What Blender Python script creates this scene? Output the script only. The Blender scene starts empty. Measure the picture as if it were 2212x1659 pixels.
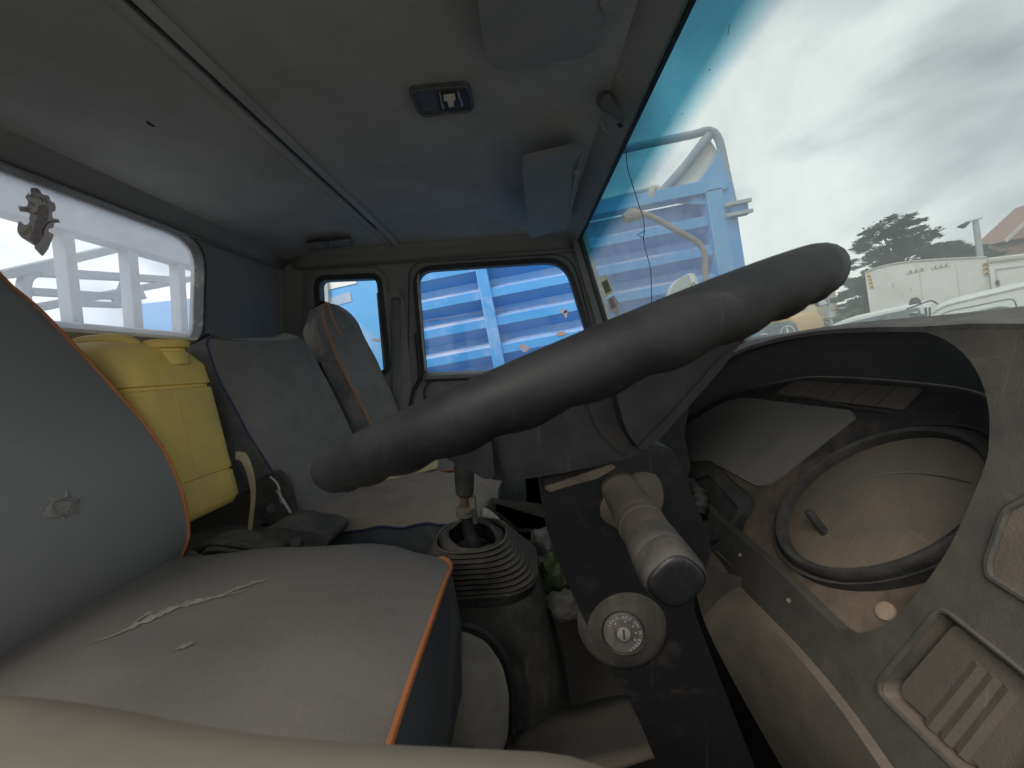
import bpy, bmesh, math, random
from mathutils import Vector as V, Matrix, noise
from mathutils.geometry import tessellate_polygon
random.seed(7)
SC = bpy.context.scene
COL = SC.collection
R = math.radians

# ------------------------------------------------------------------ camera, sky, sun, exposure
# cab axes: +X towards the truck's nose, +Y across the cab to the passenger door, +Z up; the lens is the origin
FPX, CX, CY = 831.0, 1106.0, 829.5           # focal length and centre measured on a 2212 x 1659 view
_dy = V(((1128-CX)/FPX, (CY-783)/FPX, 1)).normalized()
_u = V((-math.tan(R(4.0)), 1, 0)); _u = (_u - _dy*_u.dot(_dy)).normalized()
_x = -_dy.cross(_u)                           # cab axes seen from the camera (right, up, forward)
EYE = 2.15
PITCH = R(6.5)                                # the cab stands nose-down on a slope
CAB = Matrix.Translation((0, 0, EYE)) @ Matrix.Rotation(PITCH, 4, 'Y')
OUT = Matrix.Identity(4)

def ray(px, py):
    d = V(((px-CX)/FPX, (CY-py)/FPX, 1))
    return V((d.dot(_x), d.dot(_dy), d.dot(_u)))
def at(px, py, y):
    r = ray(px, py); return r*(y/r.y)
def atx(px, py, x):
    r = ray(px, py); return r*(x/r.x)
def atz(px, py, z):
    r = ray(px, py); return r*(z/r.z)
def onp(px, py, p, n):
    r = ray(px, py); return r*(p.dot(n)/r.dot(n))
def wat(px, py, y):                            # the same in level world axes, for what stands outside
    r = CAB.to_3x3() @ ray(px, py); return r*(y/r.y) + V((0, 0, EYE))

cam = bpy.data.cameras.new('camera'); camo = bpy.data.objects.new('camera', cam); COL.objects.link(camo)
cam.sensor_width = 36; cam.sensor_fit = 'HORIZONTAL'; cam.lens = 36*FPX/2212
cam.clip_start = 0.01; cam.clip_end = 3000
right = V((_x.x, _dy.x, _u.x)); up = V((_x.y, _dy.y, _u.y)); fwd = V((_x.z, _dy.z, _u.z))
M = Matrix((( right.x, up.x, -fwd.x), (right.y, up.y, -fwd.y), (right.z, up.z, -fwd.z)))
camo.matrix_world = CAB @ M.to_4x4()
cam.dof.use_dof = True; cam.dof.focus_distance = 0.75; cam.dof.aperture_fstop = 13
SC.camera = camo

world = bpy.data.worlds.new('World'); SC.world = world; world.use_nodes = True
nt = world.node_tree; nt.nodes.clear()
def N(t, **kw):
    n = nt.nodes.new(t)
    for k, v in kw.items(): setattr(n, k, v)
    return n
SUN_EL, SUN_AZ = R(48), R(215)
wo = N('ShaderNodeOutputWorld'); mixs = N('ShaderNodeMixShader')
bg1 = N('ShaderNodeBackground'); bg2 = N('ShaderNodeBackground')
sky = N('ShaderNodeTexSky', sky_type='NISHITA', sun_disc=False, sun_elevation=SUN_EL, sun_rotation=SUN_AZ)
nt.links.new(sky.outputs[0], bg1.inputs[0]); bg1.inputs[1].default_value = 0.12
tc = N('ShaderNodeTexCoord'); mp = N('ShaderNodeMapping'); mp.inputs['Scale'].default_value = (1.25, 1.25, 2.1); mp.inputs['Location'].default_value = (2.3, .4, 1.35)
n1 = N('ShaderNodeTexNoise'); n1.inputs['Scale'].default_value = 1.9; n1.inputs['Detail'].default_value = 9; n1.inputs['Roughness'].default_value = .46; n1.inputs['Distortion'].default_value = .35
r1 = N('ShaderNodeValToRGB')
r1.color_ramp.elements[0].position = .40; r1.color_ramp.elements[0].color = (.36, .395, .405, 1)
r1.color_ramp.elements[1].position = .60; r1.color_ramp.elements[1].color = (1.12, 1.13, 1.08, 1)
e = r1.color_ramp.elements.new(.51); e.color = (.78, .81, .805, 1)
nt.links.new(tc.outputs['Generated'], mp.inputs[0]); nt.links.new(mp.outputs[0], n1.inputs[0]); nt.links.new(n1.outputs['Fac'], r1.inputs[0])
nt.links.new(r1.outputs[0], bg2.inputs[0]); bg2.inputs[1].default_value = 1.06
mixs.inputs[0].default_value = .9
nt.links.new(bg1.outputs[0], mixs.inputs[1]); nt.links.new(bg2.outputs[0], mixs.inputs[2]); nt.links.new(mixs.outputs[0], wo.inputs[0])

sun = bpy.data.lights.new('sun', 'SUN'); sun.energy = 1.5; sun.angle = R(35); sun.color = (1, .95, .86)
suno = bpy.data.objects.new('sun', sun); COL.objects.link(suno)
sd = V((math.sin(SUN_AZ)*math.cos(SUN_EL), math.cos(SUN_AZ)*math.cos(SUN_EL), math.sin(SUN_EL)))
suno.rotation_euler = sd.to_track_quat('Z', 'Y').to_euler()
SC.view_settings.view_transform = 'Standard'; SC.view_settings.look = 'None'
SC.view_settings.exposure = 0.95; SC.view_settings.gamma = 1; SC.view_settings.use_curve_mapping = False
SC.cycles.max_bounces = 10; SC.cycles.diffuse_bounces = 6; SC.cycles.transparent_max_bounces = 16
SC.cycles.use_adaptive_sampling = False

# ------------------------------------------------------------------ materials
MATS = {}
def mat(name, base, rough=.7, dust=None, amt=.45, upw=.0, scale=9, grain=0.0, gscale=420, metal=0.0, spec=.4, var=.12, sheen=0, sharp=.16, bump=None, stretch=None, low=None, speck=.22, scuff=.0):
    """base colour with soft variation, and dust or painted light laid by noise and on faces that look up"""
    if name in MATS: return MATS[name]
    m = bpy.data.materials.new(name); m.use_nodes = True
    t = m.node_tree; b = t.nodes['Principled BSDF']; L = t.links
    def nn(ty, **kw):
        n = t.nodes.new(ty)
        for k, v in kw.items(): n.inputs[k].default_value = v
        return n
    co = t.nodes.new('ShaderNodeTexCoord').outputs['Object']
    if stretch:
        mpn = nn('ShaderNodeMapping', Scale=stretch); L.new(co, mpn.inputs[0]); co = mpn.outputs[0]
    nz = nn('ShaderNodeTexNoise', Scale=scale*.6, Detail=5, Roughness=.6); L.new(co, nz.inputs['Vector'])
    mx = t.nodes.new('ShaderNodeMix'); mx.data_type = 'RGBA'
    mx.inputs['A'].default_value = (*[c*(1-var) for c in base], 1); mx.inputs['B'].default_value = (*[min(1, c*(1+var)) for c in base], 1)
    L.new(nz.outputs['Fac'], mx.inputs['Factor'])
    colr = mx.outputs['Result']; b.inputs['Roughness'].default_value = rough
    if dust:
        n2 = nn('ShaderNodeTexNoise', Scale=scale, Detail=10, Roughness=.68, Distortion=.4); L.new(co, n2.inputs['Vector'])
        g = t.nodes.new('ShaderNodeNewGeometry'); s = t.nodes.new('ShaderNodeSeparateXYZ'); L.new(g.outputs['Normal'], s.inputs[0])
        mu = nn('ShaderNodeMath'); mu.operation = 'MULTIPLY_ADD'; L.new(s.outputs['Z'], mu.inputs[0]); mu.inputs[1].default_value = upw
        L.new(n2.outputs['Fac'], mu.inputs[2])
        if low:                                   # dirt that has gathered towards the bottom of the thing
            sp_z = t.nodes.new('ShaderNodeSeparateXYZ'); L.new(co, sp_z.inputs[0])
            ml = nn('ShaderNodeMapRange'); ml.inputs['From Min'].default_value = low[1]; ml.inputs['From Max'].default_value = low[0]; ml.inputs['To Min'].default_value = -low[2]*.5; ml.inputs['To Max'].default_value = low[2]
            L.new(sp_z.outputs['Z'], ml.inputs['Value']); ad = nn('ShaderNodeMath'); L.new(mu.outputs[0], ad.inputs[0]); L.new(ml.outputs[0], ad.inputs[1]); mu = ad
        mr = nn('ShaderNodeMapRange'); mr.inputs['From Min'].default_value = .95-amt-sharp; mr.inputs['From Max'].default_value = .95-amt+sharp
        L.new(mu.outputs[0], mr.inputs['Value'])
        m2 = t.nodes.new('ShaderNodeMix'); m2.data_type = 'RGBA'; L.new(mr.outputs[0], m2.inputs['Factor'])
        L.new(colr, m2.inputs['A']); m2.inputs['B'].default_value = (*dust, 1); colr = m2.outputs['Result']
        m3 = t.nodes.new('ShaderNodeMix'); m3.inputs['A'].default_value = rough; m3.inputs['B'].default_value = max(rough, .92)
        L.new(mr.outputs[0], m3.inputs['Factor']); L.new(m3.outputs['Result'], b.inputs['Roughness'])
    if dust and grain:
        def layer(vec, sc, det, a, b2, k, colour):
            q = nn('ShaderNodeTexNoise', Scale=sc, Detail=det, Roughness=.6); L.new(vec, q.inputs['Vector'])
            r_ = nn('ShaderNodeMapRange'); r_.inputs['From Min'].default_value = a; r_.inputs['From Max'].default_value = b2; r_.inputs['To Max'].default_value = k; L.new(q.outputs['Fac'], r_.inputs['Value'])
            x_ = t.nodes.new('ShaderNodeMix'); x_.data_type = 'RGBA'; L.new(r_.outputs[0], x_.inputs['Factor']); L.new(colr, x_.inputs['A']); x_.inputs['B'].default_value = (*colour, 1); return x_.outputs['Result']
        if speck: colr = layer(co, 330, 3, .56, .70, speck, dust)
        if scuff:
            for k_, (rz_, st_) in enumerate((((.5, .2, .9), (160, 9, 9)), ((.2, 1.1, -.6), (9, 190, 9)))):
                mq = nn('ShaderNodeMapping', Rotation=rz_, Scale=st_); L.new(co, mq.inputs[0]); colr = layer(mq.outputs[0], 1.0, 4, .64, .70, scuff, [min(1, c*1.35+.02) for c in dust])
    L.new(colr, b.inputs['Base Color'])
    b.inputs['Metallic'].default_value = metal; b.inputs['Specular IOR Level'].default_value = spec
    if sheen: b.inputs['Sheen Weight'].default_value = sheen; b.inputs['Sheen Roughness'].default_value = .6
    if grain:
        n3 = nn('ShaderNodeTexNoise', Scale=gscale, Detail=3, Roughness=.6); L.new(co, n3.inputs['Vector'])
        bp = nn('ShaderNodeBump', Strength=grain, Distance=.002); L.new(n3.outputs['Fac'], bp.inputs['Height'])
        if bump:
            n4 = nn('ShaderNodeTexNoise', Scale=bump[0], Detail=4, Roughness=.55); L.new(co, n4.inputs['Vector'])
            bp2 = nn('ShaderNodeBump', Strength=bump[1], Distance=.01); L.new(n4.outputs['Fac'], bp2.inputs['Height']); L.new(bp2.outputs[0], bp.inputs['Normal'])
        L.new(bp.outputs[0], b.inputs['Normal'])
    MATS[name] = m; return m

TAN = (.30, .23, .165); GREYD = (.30, .285, .26); RUST = (.36, .25, .17)
M_lining = mat('roof_lining', (.425, .435, .425), .9, (.245, .24, .23), .40, 0, 5, .25, 500, sharp=.35, speck=.1, var=.12, bump=(9, .1))
M_trim = mat('wall_trim', (.258, .257, .25), .75, (.215, .21, .20), .34, .1, 5, .2, 380)
M_black = mat('black_plastic', (.030, .030, .031), .5, (.17, .16, .145), .22, .10, 30, .15, 500, spec=.22, sharp=.4)
M_cover = mat('column_plastic', (.012, .012, .013), .34, (.085, .068, .05), .13, .18, 30, .15, 900, spec=.32, scuff=.10, sharp=.25, speck=.12)
M_tan = mat('tan_dust', (.36, .28, .20), .95, (.28, .22, .16), .45, 0, 40, .4, 500)
M_hub = mat('wheel_hub_plastic', (.010, .0102, .0125), .5, (.036, .032, .028), .24, .05, 40, .2, 900, spec=.22, sharp=.3, scuff=.2)
M_rim = mat('rim_rubber', (.010, .0105, .012), .46, (.036, .036, .037), .26, .08, 18, .14, 1500, spec=.22, sharp=.3, scuff=.25)
M_dash = mat('dash_plastic', (.055, .055, .054), .72, (.135, .118, .096), .38, .12, 30, .3, 700, scuff=.3, sharp=.35, var=.05, bump=(160, .05))
M_dash2 = mat('dusty_fascia', (.040, .040, .041), .75, (.22, .165, .12), .32, .04, 34, .3, 500, bump=(50, .1), sharp=.3, low=(-.34, -.12, .36), var=.05)
M_dust = mat('dusty_lens', (.13, .12, .106), .62, (.235, .18, .13), .34, .05, 22, .2, 500, spec=.25, sharp=.3, low=(-.25, -.16, .14), scuff=.25)
M_dustgrey = mat('dusty_grey_lens', (.18, .176, .168), .22, (.24, .222, .20), .36, .03, 16, .1, 500, spec=.6, sharp=.3, scuff=.3)
M_rust = mat('rust_dust_panel', (.085, .079, .072), .85, (.22, .17, .13), .27, .28, 24, .35, 500, sharp=.4)
M_seat = mat('grey_leatherette', (.185, .166, .162), .48, (.225, .20, .162), .38, .03, 3.5, .35, 1100, spec=.45, bump=(11, .30), sharp=.25, speck=.12, scuff=.12)
M_seatb = mat('seat_back_cover', (.225, .222, .215), .44, (.255, .248, .23), .40, .02, 4, .35, 1100, spec=.5, bump=(8, .30), sharp=.25, speck=.12, scuff=.10)
M_seatside = mat('seat_side_cover', (.10, .105, .112), .65, GREYD, .3, .1, 6, .3, 700)
M_cloth = mat('grey_seat_cloth', (.205, .192, .182), .85, (.125, .116, .108), .36, .02, 7, .35, 900, sheen=.1, bump=(14, .35))
M_brown = mat('dusty_seat_top', (.22, .19, .165), .88, (.36, .295, .235), .50, .08, 7, .35, 500, bump=(22, .25))
M_orange = mat('orange_piping', (.47, .17, .06), .6, TAN, .25, 0, 20)
M_bluepipe = mat('navy_piping', (.04, .045, .12), .6, GREYD, .25, 0, 20)
M_yellow = mat('yellow_plastic', (.92, .64, .13), .42, (.60, .46, .19), .36, .1, 9, .12, 400, scuff=.15, spec=.4, sharp=.25, bump=(12, .2))
M_fleece = mat('yellow_fleece', (.60, .52, .20), .95, (.5, .44, .25), .4, 0, 40, .6, 500, sheen=.3)
M_strap = mat('pale_strap', (.42, .36, .22), .9, TAN, .35, 0, 20)
M_boot = mat('boot_rubber', (.016, .016, .017), .6, (.15, .13, .108), .27, .24, 9, .2, 300)
M_console = mat('console_plastic', (.05, .05, .048), .75, (.15, .132, .11), .36, .08, 16, .25, 500, scuff=.3)
M_floor = mat('floor_mat', (.085, .072, .062), .9, (.16, .13, .105), .42, .08, 5, .4, 200)
M_cream = mat('pale_dusty_panel', (.68, .64, .55), .85, (.36, .325, .27), .40, 0, 9, .25, 200, bump=(16, .3))
M_steel = mat('worn_steel', (.42, .40, .37), .4, TAN, .35, .2, 20, metal=.7)
def thin(m, k=.8):
    t = m.node_tree; b = t.nodes['Principled BSDF']; o = t.nodes['Material Output']; tr = t.nodes.new('ShaderNodeBsdfTranslucent')
    src = b.inputs['Base Color'].links[0].from_socket; t.links.new(src, tr.inputs[0]); mx = t.nodes.new('ShaderNodeMixShader'); mx.inputs[0].default_value = k
    t.links.new(b.outputs[0], mx.inputs[1]); t.links.new(tr.outputs[0], mx.inputs[2]); t.links.new(mx.outputs[0], o.inputs[0]); return m
M_copper = mat('rusty_shaft', (.17, .085, .07), .6, TAN, .25, 0, 30)
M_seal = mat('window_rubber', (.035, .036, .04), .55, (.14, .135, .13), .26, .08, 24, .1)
M_sealg = mat('grey_rubber', (.07, .072, .075), .7, GREYD, .28, .05, 20, .1)
M_stone = mat('beige_seal', (.50, .45, .36), .8, TAN, .3, 0, 20)
M_sill = mat('beige_armrest', (.145, .135, .117), .5, (.22, .175, .13), .36, .02, 14, .04, 1500, spec=.45, sharp=.35, speck=.1)
M_vent = mat('vent_plastic', (.17, .172, .175), .8, GREYD, .3, 0, 20)
M_visor = mat('visor_vinyl', (.20, .215, .23), .75, (.30, .28, .25), .32, 0, 5, .2, 400)
M_wire = mat('steel_wire', (.16, .15, .14), .5, metal=.5)
M_paper = mat('sticker_paper', (.125, .122, .108), .85, (.10, .095, .088), .45, 0, 60)
M_ink = mat('sticker_ink', (.10, .085, .10), .8)
M_inkpink = mat('sticker_print', (.70, .62, .64), .85, (.46, .40, .43), .47, 0, 160, sharp=.06)
M_olive = mat('sticker_olive', (.72, .70, .45), .85, (.6, .6, .45), .4, 0, 60)
for _m in (M_paper, M_inkpink, M_olive): thin(_m)
M_screw = mat('dusty_screw', (.42, .34, .25), .8, RUST, .4, 0, 60)
M_letter = mat('pale_lettering', (.36, .34, .31), .8)
M_blue = mat('blue_paint', (.045, .285, .66), .30, (.40, .45, .60), .26, .25, 3, .04, 200, scuff=.18, speck=.03, spec=.8, sharp=.16)  # pale tone on upward facets paints the sky's sheen into the blue
M_blue2 = mat('light_blue_paint', (.10, .36, .70), .4, (.40, .40, .42), .24, .0, 3, .04, 200, scuff=.25, speck=.08, spec=.5)
M_bluedark = mat('blue_frame_paint', (.07, .20, .46), .5, (.20, .24, .32), .38, .1, 6)
M_rustp = mat('rust_patch', (.38, .20, .10), .9, (.16, .30, .55), .42, 0, 30)
M_cage = mat('blue_grey_cage', (.16, .185, .225), .6, (.27, .27, .28), .4, .1, 8)
M_white = mat('white_paint', (.74, .74, .71), .4, (.55, .53, .47), .33, .05, 1.2, .04, 200, spec=.5, scuff=.3, speck=.1)
M_white2 = mat('white_car_paint', (.80, .80, .77), .25, (.62, .58, .5), .28, .05, 2, 0, spec=.55)
M_glassd = mat('car_glass', (.05, .07, .08), .08, (.2, .22, .22), .30, .02, 4, 0, spec=.6)
M_dkpl = mat('car_black_trim', (.03, .032, .034), .5)
M_chevy = mat('yellow_reflector', (.78, .55, .22), .5)
M_ochre = mat('ochre_paint', (.62, .38, .11), .5, (.5, .4, .25), .3, .1, 4)
M_wallY = mat('cream_render', (.58, .50, .34), .9, (.47, .40, .29), .4, 0, .8, .2, 30)
M_tile = mat('roof_tile', (.20, .11, .085), .85, (.24, .19, .15), .4, .05, 2.5, .2, 40)
M_fascia = mat('fascia_board', (.55, .52, .47), .8, (.4, .37, .33), .3)
M_pole = mat('galvanised_pole', (.40, .43, .44), .55, (.3, .31, .31), .3, 0, 5)
M_bark = mat('bark', (.10, .08, .06), .95)
M_leaf = [mat('leaf_dark', (.055, .095, .05), .8, var=.4, scale=1.5), mat('leaf_mid', (.085, .13, .06), .8, var=.4, scale=1.5), mat('leaf_pale', (.10, .135, .055), .8, var=.35, scale=1.5)]
M_ground = mat('yard_ground', (.22, .185, .15), .95, (.27, .235, .195), .45, 0, .6, .3, 20)
M_green = mat('green_wrapper', (.05, .10, .035), .45, (.15, .16, .08), .42, 0, 60, .3, 200)
M_greyp = mat('grey_paper', (.085, .08, .075), .8, (.14, .13, .115), .4, 0, 60)
M_red = mat('red_wrapper', (.35, .03, .06), .5)
M_ply = mat('dusty_blanket', (.19, .155, .11), .95, (.12, .11, .10), .45, 0, 10, .4, 300, bump=(25, .4))

def glass(name, film, amt, tint=(1, 1, 1), band=None, scale=6, streak=(1, 1, 1), lo=.3, hi=.7, amin=.5):
    """pane: tinted transparency with a film of dust that scatters light, and a faint reflection"""
    m = bpy.data.materials.new(name); m.use_nodes = True; t = m.node_tree; L = t.links; t.nodes.clear()
    out = t.nodes.new('ShaderNodeOutputMaterial')
    tr = t.nodes.new('ShaderNodeBsdfTransparent'); tr.inputs[0].default_value = (*tint, 1)
    tl = t.nodes.new('ShaderNodeBsdfTranslucent'); tl.inputs[0].default_value = (*film, 1)
    df = t.nodes.new('ShaderNodeBsdfDiffuse'); df.inputs[0].default_value = (*film, 1)
    mm = t.nodes.new('ShaderNodeMixShader'); mm.inputs[0].default_value = .3; L.new(tl.outputs[0], mm.inputs[1]); L.new(df.outputs[0], mm.inputs[2])
    tc = t.nodes.new('ShaderNodeTexCoord'); mp = t.nodes.new('ShaderNodeMapping'); mp.inputs['Scale'].default_value = streak; L.new(tc.outputs['Object'], mp.inputs[0])
    nz = t.nodes.new('ShaderNodeTexNoise'); nz.inputs['Scale'].default_value = scale; nz.inputs['Detail'].default_value = 9; nz.inputs['Roughness'].default_value = .7; L.new(mp.outputs[0], nz.inputs['Vector'])
    mr = t.nodes.new('ShaderNodeMapRange'); mr.inputs['From Min'].default_value = lo; mr.inputs['From Max'].default_value = hi
    mr.inputs['To Min'].default_value = amt*amin; mr.inputs['To Max'].default_value = amt; L.new(nz.outputs['Fac'], mr.inputs['Value'])
    ms = t.nodes.new('ShaderNodeMixShader'); L.new(mr.outputs[0], ms.inputs[0]); L.new(tr.outputs[0], ms.inputs[1]); L.new(mm.outputs[0], ms.inputs[2])
    if band:
        uv = t.nodes.new('ShaderNodeUVMap'); sx = t.nodes.new('ShaderNodeSeparateXYZ'); L.new(uv.outputs[0], sx.inputs[0])
        rp = t.nodes.new('ShaderNodeValToRGB'); els = rp.color_ramp.elements
        for i, (p, c) in enumerate(band):
            el = els[i] if i < 2 else els.new(p); el.position = p; el.color = (*c, 1)
        L.new(sx.outputs['Y'], rp.inputs[0]); L.new(rp.outputs[0], tr.inputs[0])
        mc_ = t.nodes.new('ShaderNodeMix'); mc_.data_type = 'RGBA'; mc_.blend_type = 'MULTIPLY'; mc_.inputs['Factor'].default_value = 1
        L.new(rp.outputs[0], mc_.inputs['A']); mc_.inputs['B'].default_value = (*film, 1); L.new(mc_.outputs['Result'], tl.inputs[0]); L.new(mc_.outputs['Result'], df.inputs[0])
    gl = t.nodes.new('ShaderNodeBsdfGlossy'); gl.inputs['Roughness'].default_value = .06; gl.inputs['Color'].default_value = (.8, .8, .8, 1)
    lw = t.nodes.new('ShaderNodeLayerWeight'); lw.inputs['Blend'].default_value = .5
    pw_ = t.nodes.new('ShaderNodeMath'); pw_.operation = 'POWER'; L.new(lw.outputs['Facing'], pw_.inputs[0]); pw_.inputs[1].default_value = 4
    fr = t.nodes.new('ShaderNodeMath'); fr.operation = 'MULTIPLY_ADD'; L.new(pw_.outputs[0], fr.inputs[0]); fr.inputs[1].default_value = .10; fr.inputs[2].default_value = .02
    m3 = t.nodes.new('ShaderNodeMixShader'); L.new(fr.outputs[0], m3.inputs[0]); L.new(ms.outputs[0], m3.inputs[1]); L.new(gl.outputs[0], m3.inputs[2])
    L.new(m3.outputs[0], out.inputs[0]); return m
M_wind = glass('windscreen_glass', (.98, 1.0, .985), .47, (.93, .97, .96),
               [(0, (.035, .12, .175)), (.155, (.045, .175, .24)), (.205, (.20, .335, .38)), (.26, (.47, .505, .505)), (1, (.465, .50, .50))], 5)
M_rearg = glass('rear_glass', (.90, .92, .97), .27, (.92, .94, .98), None, 9, (1, 1, .6), .35, .75, .72)
M_side = glass('side_glass', (.75, .75, .75), .05, (.95, .96, .965), None, 8)

# ------------------------------------------------------------------ building blocks
FRAME = CAB
BASE = {}
def put(o, parent):
    COL.objects.link(o)
    if parent is None: o.matrix_world = FRAME
    else:
        o.parent = parent; b = BASE.get(parent.name)
        o.matrix_local = Matrix.Translation(-b) if b is not None else Matrix.Identity(4)
    return o
def tag(o, label=None, cat=None, group=None, kind=None):
    for k, v in (('label', label), ('category', cat), ('group', group), ('kind', kind)):
        if v: o[k] = v
    return o
def thing(name, label, cat, base=(0, 0, 0), group=None):
    o = bpy.data.objects.new(name, None); o.empty_display_size = .05; COL.objects.link(o)
    b = V(base); BASE[o.name] = b; o.matrix_world = FRAME @ Matrix.Translation(b)
    return tag(o, label, cat, group)
def mk(name, vs, fs, m, parent=None, smooth=True, bevel=0, seg=2, sub=0, solid=0, off=0, ang=35, uvs=None, fix=True):
    me = bpy.data.meshes.new(name); me.from_pydata([tuple(v) for v in vs], [], fs)
    if fix:
        bm = bmesh.new(); bm.from_mesh(me); bmesh.ops.remove_doubles(bm, verts=bm.verts, dist=1e-6) if not uvs else None
        bmesh.ops.recalc_face_normals(bm, faces=bm.faces); bm.to_mesh(me); bm.free()
    if uvs:
        ul = me.uv_layers.new(name='UVMap')
        for l in me.loops: ul.data[l.index].uv = uvs[l.vertex_index]
    me.materials.append(m)
    if smooth:
        for p in me.polygons: p.use_smooth = True
        if not sub: me.set_sharp_from_angle(angle=R(ang))
    o = bpy.data.objects.new(name, me); put(o, parent)
    if solid:
        md = o.modifiers.new('thick', 'SOLIDIFY'); md.thickness = solid; md.offset = off
    if bevel:
        md = o.modifiers.new('edge', 'BEVEL'); md.width = bevel; md.segments = seg; md.limit_method = 'ANGLE'; md.angle_limit = R(40); md.harden_normals = False
    if sub:
        md = o.modifiers.new('sub', 'SUBSURF'); md.levels = md.render_levels = sub
    return o
def loft(rows, cu=False, cv=False, cap=False):
    n = len(rows[0]); vs = [V(p) for r in rows for p in r]; fs = []
    for i in range(len(rows) if cv else len(rows)-1):
        for j in range(n if cu else n-1):
            a, b = i*n, ((i+1) % len(rows))*n; k = (j+1) % n
            fs.append((a+j, a+k, b+k, b+j))
    if cap: fs += [tuple(range(n-1, -1, -1)), tuple(range((len(rows)-1)*n, len(rows)*n))]
    return vs, fs
def join(*vf):
    vs, fs = [], []
    for v, f in vf:
        b = len(vs); vs += v; fs += [tuple(i+b for i in q) for q in f]
    return vs, fs
def spl(pts, n, closed=False):
    """n points along a Catmull-Rom curve, evenly by length"""
    P = [V(p) for p in pts]; m = len(P); out = []
    segs = m if closed else m-1
    for i in range(segs):
        p1, p2 = P[i], P[(i+1) % m]
        p0 = P[i-1] if closed or i > 0 else p1*2-p2
        p3 = P[(i+2) % m] if closed or i+2 < m else p2*2-p1
        for k in range(12):
            t = k/12; out.append(.5*((2*p1)+(p2-p0)*t+(2*p0-5*p1+4*p2-p3)*t*t+(3*p1-p0-3*p2+p3)*t**3))
    out.append(P[0].copy() if closed else P[-1].copy())
    d = [0]
    for a, b in zip(out, out[1:]): d.append(d[-1]+(b-a).length)
    res = []; j = 0; cnt = n if closed else n-1
    for i in range(n):
        s = d[-1]*i/cnt
        while j < len(d)-2 and d[j+1] < s: j += 1
        f = (s-d[j])/max(1e-9, d[j+1]-d[j]); res.append(out[j].lerp(out[j+1], min(1, f)))
    return res
def tubev(path, r, n=10, cap=True, flat=None):
    P = [V(p) for p in path]; rows = []; prev = None
    rr = r if isinstance(r, (list, tuple)) else [r]*len(P)
    for i, p in enumerate(P):
        t = (P[min(i+1, len(P)-1)]-P[max(i-1, 0)]).normalized()
        if prev is None: a = t.orthogonal().normalized()
        else: a = (prev-t*prev.dot(t)).normalized()
        prev = a; b = t.cross(a)
        if flat:
            a0 = (V(flat)-t*V(flat).dot(t)).normalized(); b0 = t.cross(a0)
            rows.append([p+a0*math.cos(k*2*math.pi/n)*rr[i]*.25+b0*math.sin(k*2*math.pi/n)*rr[i] for k in range(n)])
        else: rows.append([p+(a*math.cos(k*2*math.pi/n)+b*math.sin(k*2*math.pi/n))*rr[i] for k in range(n)])
    return loft(rows, cu=True, cap=cap)
def tube(name, path, r, m, parent=None, n=10, **kw):
    v, f = tubev(path, r, n); return mk(name, v, f, m, parent, **kw)
def boxv(lo, hi, X=None):
    lo, hi = V(lo), V(hi)
    vs = [V((x, y, z)) for x in (lo.x, hi.x) for y in (lo.y, hi.y) for z in (lo.z, hi.z)]
    if X: vs = [X @ v for v in vs]
    return vs, [(0, 1, 3, 2), (4, 6, 7, 5), (0, 4, 5, 1), (2, 3, 7, 6), (0, 2, 6, 4), (1, 5, 7, 3)]
def box(name, lo, hi, m, parent=None, bevel=.004, X=None, **kw):
    v, f = boxv(lo, hi, X); return mk(name, v, f, m, parent, bevel=bevel, **kw)
def barv(a, b, w, h, upv=(0, 0, 1)):
    a, b = V(a), V(b); t = (b-a).normalized(); s = t.cross(V(upv)).normalized(); u = s.cross(t)
    vs = [p+s*(w/2*i)+u*(h/2*j) for p in (a, b) for i, j in ((-1, -1), (1, -1), (1, 1), (-1, 1))]
    return vs, [(3, 2, 1, 0), (4, 5, 6, 7), (0, 1, 5, 4), (1, 2, 6, 5), (2, 3, 7, 6), (3, 0, 4, 7)]
def bar(name, a, b, w, h, m, parent=None, bevel=.003, upv=(0, 0, 1), **kw):
    v, f = barv(a, b, w, h, upv); return mk(name, v, f, m, parent, bevel=bevel, **kw)
def rp(pts, r, k=6):
    """round the corners of a 2D polygon"""
    out = []; n = len(pts); rr = r if isinstance(r, (list, tuple)) else [r]*n
    for i in range(n):
        p, a, b = V(pts[i]), V(pts[i-1]), V(pts[(i+1) % n]); q = rr[i]
        da, db = (a-p), (b-p); q = min(q, da.length*.48, db.length*.48)
        if q < 1e-6: out.append(tuple(p)); continue
        s, e_ = p+da.normalized()*q, p+db.normalized()*q
        for j in range(k+1):
            t = j/k; c = s*(1-t)**2+p*2*t*(1-t)+e_*t*t; out.append(tuple(c))
    return out
def offs(pts, d):
    """grow a 2D polygon outwards by d"""
    n = len(pts); P = [V(p) for p in pts]; ar = sum(P[i].x*P[(i+1) % n].y-P[(i+1) % n].x*P[i].y for i in range(n)); sg = 1 if ar > 0 else -1; out = []
    for i in range(n):
        a, p, b = P[i-1], P[i], P[(i+1) % n]; e1, e2 = (p-a), (b-p)
        if e1.length < 1e-9 or e2.length < 1e-9: out.append(tuple(p)); continue
        e1.normalize(); e2.normalize(); n1, n2 = V((e1.y, -e1.x)), V((e2.y, -e2.x)); m = n1+n2
        m = m/max(.4, m.length_squared)*2 if m.length > 1e-6 else n1
        out.append(tuple(p+m*d*sg))
    return out
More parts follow.
